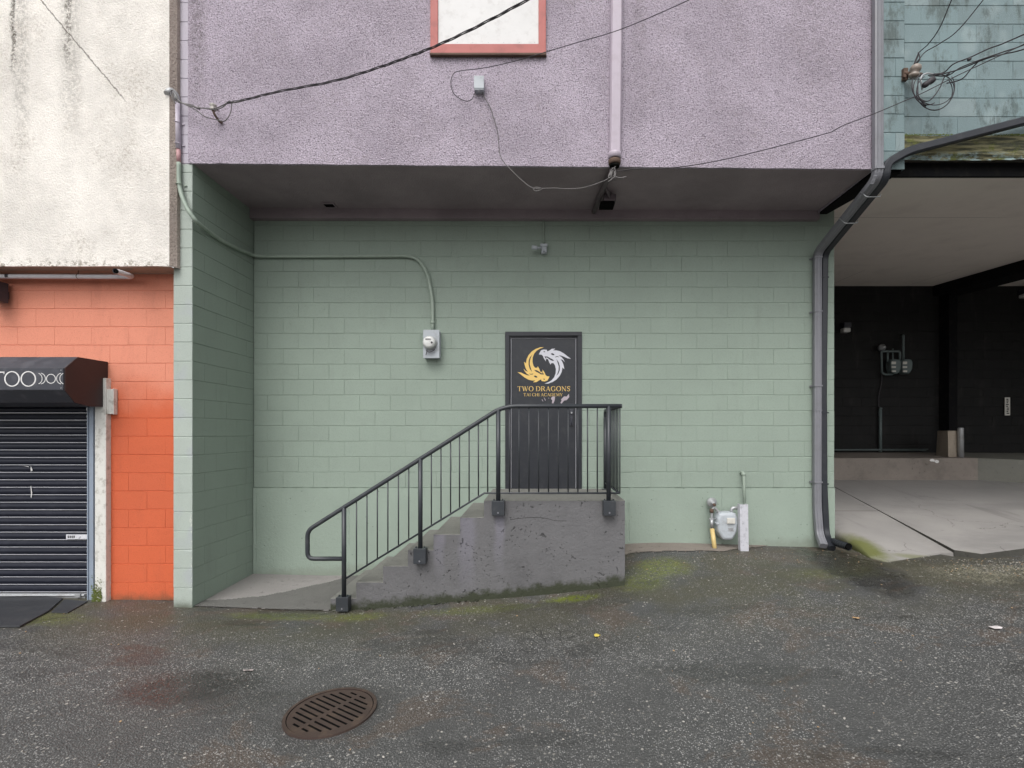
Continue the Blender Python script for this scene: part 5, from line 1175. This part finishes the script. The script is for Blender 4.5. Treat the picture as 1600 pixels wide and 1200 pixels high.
cable('cable', [P(753, 142, 5.43), P(757, 152, 5.43), P(766, 168, 5.43), P(773, 190, 5.42), P(777.5, 206, 5.42), P(779.5, 225, 5.42), P(781, 240, 5.42), P(787, 253, 5.40), P(801, 268, 5.38), P(818, 284, 5.36), P(833, 294, 5.35), P(848, 294.5, 5.35), P(866, 294, 5.36), P(888, 295, 5.37), P(910, 293.5, 5.38), P(932, 287, 5.39), P(950, 279, 5.40), P(958, 268, 5.41)], .0045, 'slack pale cable hanging from the junction box to the lilac duct below the soffit edge', 'cable_pale')
b = MB(); b.tube(cr([P(846, 294, 5.345), P(838, 292.5, 5.345), P(834, 296, 5.345), P(838, 298.5, 5.345), P(846, 296.5, 5.345)], 5), .0045, 6); 
for pts in ([(958, 262), (953, 270), (951, 278), (955, 275), (958, 266)], [(960, 262), (962, 272), (957, 279), (950, 284)], [(958, 274), (964, 277), (971, 278), (978, 276)], [(960, 268), (961, 282)], [(955, 268), (955.5, 281)], [(962, 260), (956, 266), (953, 275)]):
    b.tube(cr([P(a, c_, 5.38 + .01 * (k_ % 2)) for k_, (a, c_) in enumerate(pts)], 5), .006, 6)
tag(b.build('wire_tangle', M['cable_pale'], None), 'frayed bundle of pale wire ends below the lilac duct', 'cable')
cable('cable', [P(958, 269, 5.40), P(975, 266, 5.39), P(1000, 263.5, 5.38), P(1040, 263, 5.37), P(1090, 257, 5.36), P(1150, 245, 5.34), P(1230, 225, 5.30), P(1295, 207.5, 5.26), P(1302, 204.5, 5.26), P(1320, 195, 5.25), P(1365, 178, 5.22), P(1410, 159, 5.2), P(1440, 146, 5.2), P(1500, 116, 5.05), P(1560, 88, 4.9), P(1600, 69, 4.8), P(1700, 20, 4.5), P(1800, -40, 4.3)] + [P(1800, -40, 4.3) + Vector((2.6, -1.6, 2.4)), P(1800, -40, 4.3) + Vector((5, -3.2, 4.9))], .0045, 'long thin dark cable from the lilac duct across the stucco to the upper right corner')
# right insulators and coil
ins = thing('insulator', P(1430, 112, 5.4), 'large brownish porcelain insulator on a rusty bracket at the teal corner', 'insulator')
b = MB(); q = P(1430, 110, 5.36); b.lathe(q, (.1, -.25, 1), [(.028, -.075), (.052, -.055), (.052, -.035), (.036, -.02), (.050, -.005), (.055, .02), (.045, .045), (.02, .06)], 20); M['brown_porcelain'] = paint('brown_porcelain', (.27, .225, .19), .25, dirt=.7, dirtcol=(.10, .07, .05), dscale=25); b.build('knob', M['brown_porcelain'], ins)
b = MB(); b.tube([P(1412, 114, 5.44), P(1424, 116, 5.38), P(1440, 117, 5.37)], .02, 8); b.box(P(1409, 0, 5.45).x, P(1416, 0, 5.45).x, 5.42, 5.46, P(0, 127, 5.45).z, P(0, 109, 5.45).z); b.lathe(P(1412, 120, 5.42), (0, -1, 0), [(.02, 0), (.018, .02)], 6, smooth=False); b.build('bracket', M['rust'], ins)
ins2 = thing('insulator', P(1452, 128, 5.35), 'dark cable clamp insulator beside the coil of wires on the teal wall', 'insulator')
b = MB(); b.lathe(P(1459.5, 123, 5.33), (-.8, 0, -.55), [(.020, 0), (.032, .012), (.034, .05), (.024, .07), (.03, .09), (.03, .12), (.016, .14)], 16); b.build('knob', M['cable'], ins2)
b = MB(); b.tube(rounded([P(1441, 140, 5.35), P(1438, 120, 5.35), P(1447, 114, 5.34), P(1458, 116, 5.33)], .03), .008, 6); b.build('shackle', M['galv'], ins2)
def loop(cx_, cy_, rx, ry, a0, a1, Y, n=22, tilt=0):
    out = []
    for i in range(n + 1):
        a = math.radians(a0 + (a1 - a0) * i / n); x, y = rx * math.cos(a), ry * math.sin(a); out.append(P(cx_ + x * math.cos(tilt) - y * math.sin(tilt), cy_ + x * math.sin(tilt) + y * math.cos(tilt), Y))
    return out
b = MB()
b.tube(loop(1460, 143, 28, 29, -60, 215, 5.31, 30, .35), .0045, 6); b.tube(loop(1462, 140, 29, 24, -80, 190, 5.29, 30, -.2), .0045, 6); b.tube(loop(1449, 139, 22, 25, 60, 250, 5.30), .0055, 6); b.tube(loop(1465, 142, 25, 32, -70, 130, 5.32, 22, .5), .004, 6)
b.tube(cr([P(1426, 122, 5.36), P(1425, 138, 5.33), P(1430, 150, 5.32), P(1440, 158, 5.31), P(1447, 166, 5.31)], 5), .006, 6)
b.tube(cr([P(1435, 122, 5.36), P(1434, 140, 5.33), P(1436, 152, 5.32), P(1445, 158, 5.31), P(1455, 155, 5.31), P(1468, 138, 5.3), P(1476, 120, 5.3), P(1484, 114, 5.28)], 5), .006, 6)
tag(b.build('cable_coil', M['cable'], None), 'coil of dark wires hanging below the insulators on the teal wall', 'cable')
b = MB()
for pts in ([P(1458, 116, 5.33), P(1475, 113, 5.3), P(1490, 100, 5.2), P(1515, 90, 5.1), P(1545, 76, 5.0), P(1572, 66, 4.9), P(1650, 30, 4.6), P(1760, -30, 4.3)],
            [P(1450, 118, 5.34), P(1480, 118, 5.3), P(1500, 106, 5.2), P(1530, 94, 5.1), P(1565, 82, 5.0), P(1600, 70, 4.85), P(1700, 30, 4.5), P(1820, -20, 4.2)],
            [P(1452, 119, 5.34), P(1470, 116, 5.3), P(1500, 108, 5.2), P(1540, 92, 5.08), P(1570, 84, 4.98), P(1600, 77, 4.85), P(1720, 40, 4.5), P(1850, 0, 4.2)],
            [P(1479, 130, 5.3), P(1490, 128, 5.28), P(1505, 122, 5.22), P(1517, 108, 5.18), P(1528, 97, 5.12)]):
    b.tube(cr(ext(pts) if len(pts) > 5 else pts, 7), .006, 6)
b.tube([P(1512, 94, 5.10), P(1517, 91.5, 5.09)], .014, 8)
tag(b.build('service_cable', M['cable'], None), 'bundle of dark service cables leaving the teal wall to the upper right', 'cable')
b = MB()
b.tube(cr([P(1428, 100, 5.37), P(1432, 90, 5.36), P(1436, 82, 5.35), P(1445, 74, 5.3), P(1452, 67, 5.25), P(1470, 40, 5.1), P(1500, -30, 4.8), P(1640, -330, 3.6)], 6), .005, 6)
b.tube(cr([P(1431, 99, 5.37), P(1438, 90, 5.36), P(1446, 81, 5.35), P(1458, 74, 5.3), P(1470, 67, 5.25), P(1500, 44, 5.1), P(1560, -30, 4.8), P(1800, -330, 3.6)], 6), .005, 6)
b.tube(cr([P(1429, 100, 5.37), P(1434, 88, 5.36), P(1435, 82, 5.35), P(1437, 92, 5.34), P(1433, 99, 5.36)], 6), .006, 6)
tag(b.build('cable', M['cable'], None), 'pair of thin cables rising steeply from the large brownish insulator', 'cable')

# ------------------------------------------------------------------ drain cover
dc = (-1.425, 3.52); zd = h(*dc) + .004; Rr = .305
nrm = Vector((-(h(dc[0] + .1, dc[1]) - h(dc[0] - .1, dc[1])) / .2, -(h(dc[0], dc[1] + .1) - h(dc[0], dc[1] - .1)) / .2, 1)).normalized()
def gp(x, y, d): return (dc[0] + x, dc[1] + y, zd - (nrm.x * x + nrm.y * y) / nrm.z + d)
dr = thing('drain_cover', (dc[0], dc[1], zd), 'rusty round cast iron drain grate with slots set in the asphalt', 'drain cover')
th = math.radians(-33); ca, sa_ = math.cos(th), math.sin(th)
circ = lambda r, n=64: [(r * math.cos(2 * PI * i / n), r * math.sin(2 * PI * i / n)) for i in range(n)]
holes = []
for k in range(-5, 6):
    v_ = k * .045; half = math.sqrt(max(0, .24 ** 2 - v_ ** 2))
    if half < .06: continue
    for (u0_, u1_) in ((.016, half - .0), (-half, -.016)):
        if half > .2:
            pass
        w_ = .0085
        L = [(u0_, v_ - w_), (u1_, v_ - w_), (u1_, v_ + w_), (u0_, v_ + w_)]
        holes.append([(a * ca - c_ * sa_, a * sa_ + c_ * ca) for a, c_ in L])
b = MB(); b.prism([circ(Rr - .028)] + [hl[::-1] for hl in holes], gp, .006, -.03); b.build('grate', M['iron'], dr, recalc=False)
b = MB(); o_, i_ = circ(Rr), circ(Rr - .022); n_ = 64
vs = [gp(a, c_, .010) for a, c_ in o_] + [gp(a, c_, .010) for a, c_ in i_] + [gp(a, c_, -.04) for a, c_ in i_] + [gp(a * 1.01, c_ * 1.01, -.04) for a, c_ in o_]
b.add(vs, [(j * n_ + i, j * n_ + (i + 1) % n_, ((j + 1) % 4) * n_ + (i + 1) % n_, ((j + 1) % 4) * n_ + i) for j in range(4) for i in range(n_)]); b.build('frame', M['iron'], dr)
b = MB(); b.prism([circ(Rr - .01, 40)], gp, .0045, .0035); b.build('pit', M['pit'], dr, recalc=False)

for o in list(sc.objects):
    if o.parent is None and 'label' in o:
        g_ = {'wall_lamp': 'wall lamps', 'insulator': 'insulators on the walls', 'leaf': 'fallen leaves', 'downspout': 'downspouts at the right corner', 'gas_meter': 'gas meters', 'rubber_mat': 'rubber mats', 'splash': 'paint splashes on the ledge'}.get(o.name.split('.')[0])
        if g_: o['group'] = g_

# loose grit lying on the asphalt
import bmesh as _bm
b = MB(); rr = random.Random(21)
for i in range(900):
    if i < 520: x, y = rr.gauss(5.3, .55), rr.gauss(5.55, .22)
    elif i < 700: x, y = rr.uniform(1.1, 4.6), rr.gauss(6.1, .25)
    else: x, y = rr.uniform(-5, 5), rr.uniform(3.0, 5.3)
    if y > 5.95 and x > 4.7 or y > 6.6 or (x < 1.05 and y > 5.4): continue
    s_ = rr.uniform(.004, .011); t_ = _bm.new(); [t_.verts.new(Vector((rr.gauss(0, 1), rr.gauss(0, 1), rr.gauss(0, 1))).normalized() * s_) for _ in range(7)]
    _bm.ops.convex_hull(t_, input=t_.verts); t_.verts.index_update(); zz = h(x, y) + .006
    b.add([(v.co.x + x, v.co.y + y, v.co.z * .6 + zz) for v in t_.verts], [tuple(v.index for v in f.verts) for f in t_.faces], mi=0 if rr.random() < .7 else 1); t_.free()
M['grit'] = paint('grit', (.34, .32, .29), .8, var=.4, dirt=.5); M['grit_tan'] = paint('grit_tan', (.36, .25, .15), .8)
tag(b.build('grit', [M['grit'], M['grit_tan']], None), 'loose grit on the wet asphalt', kind='stuff')
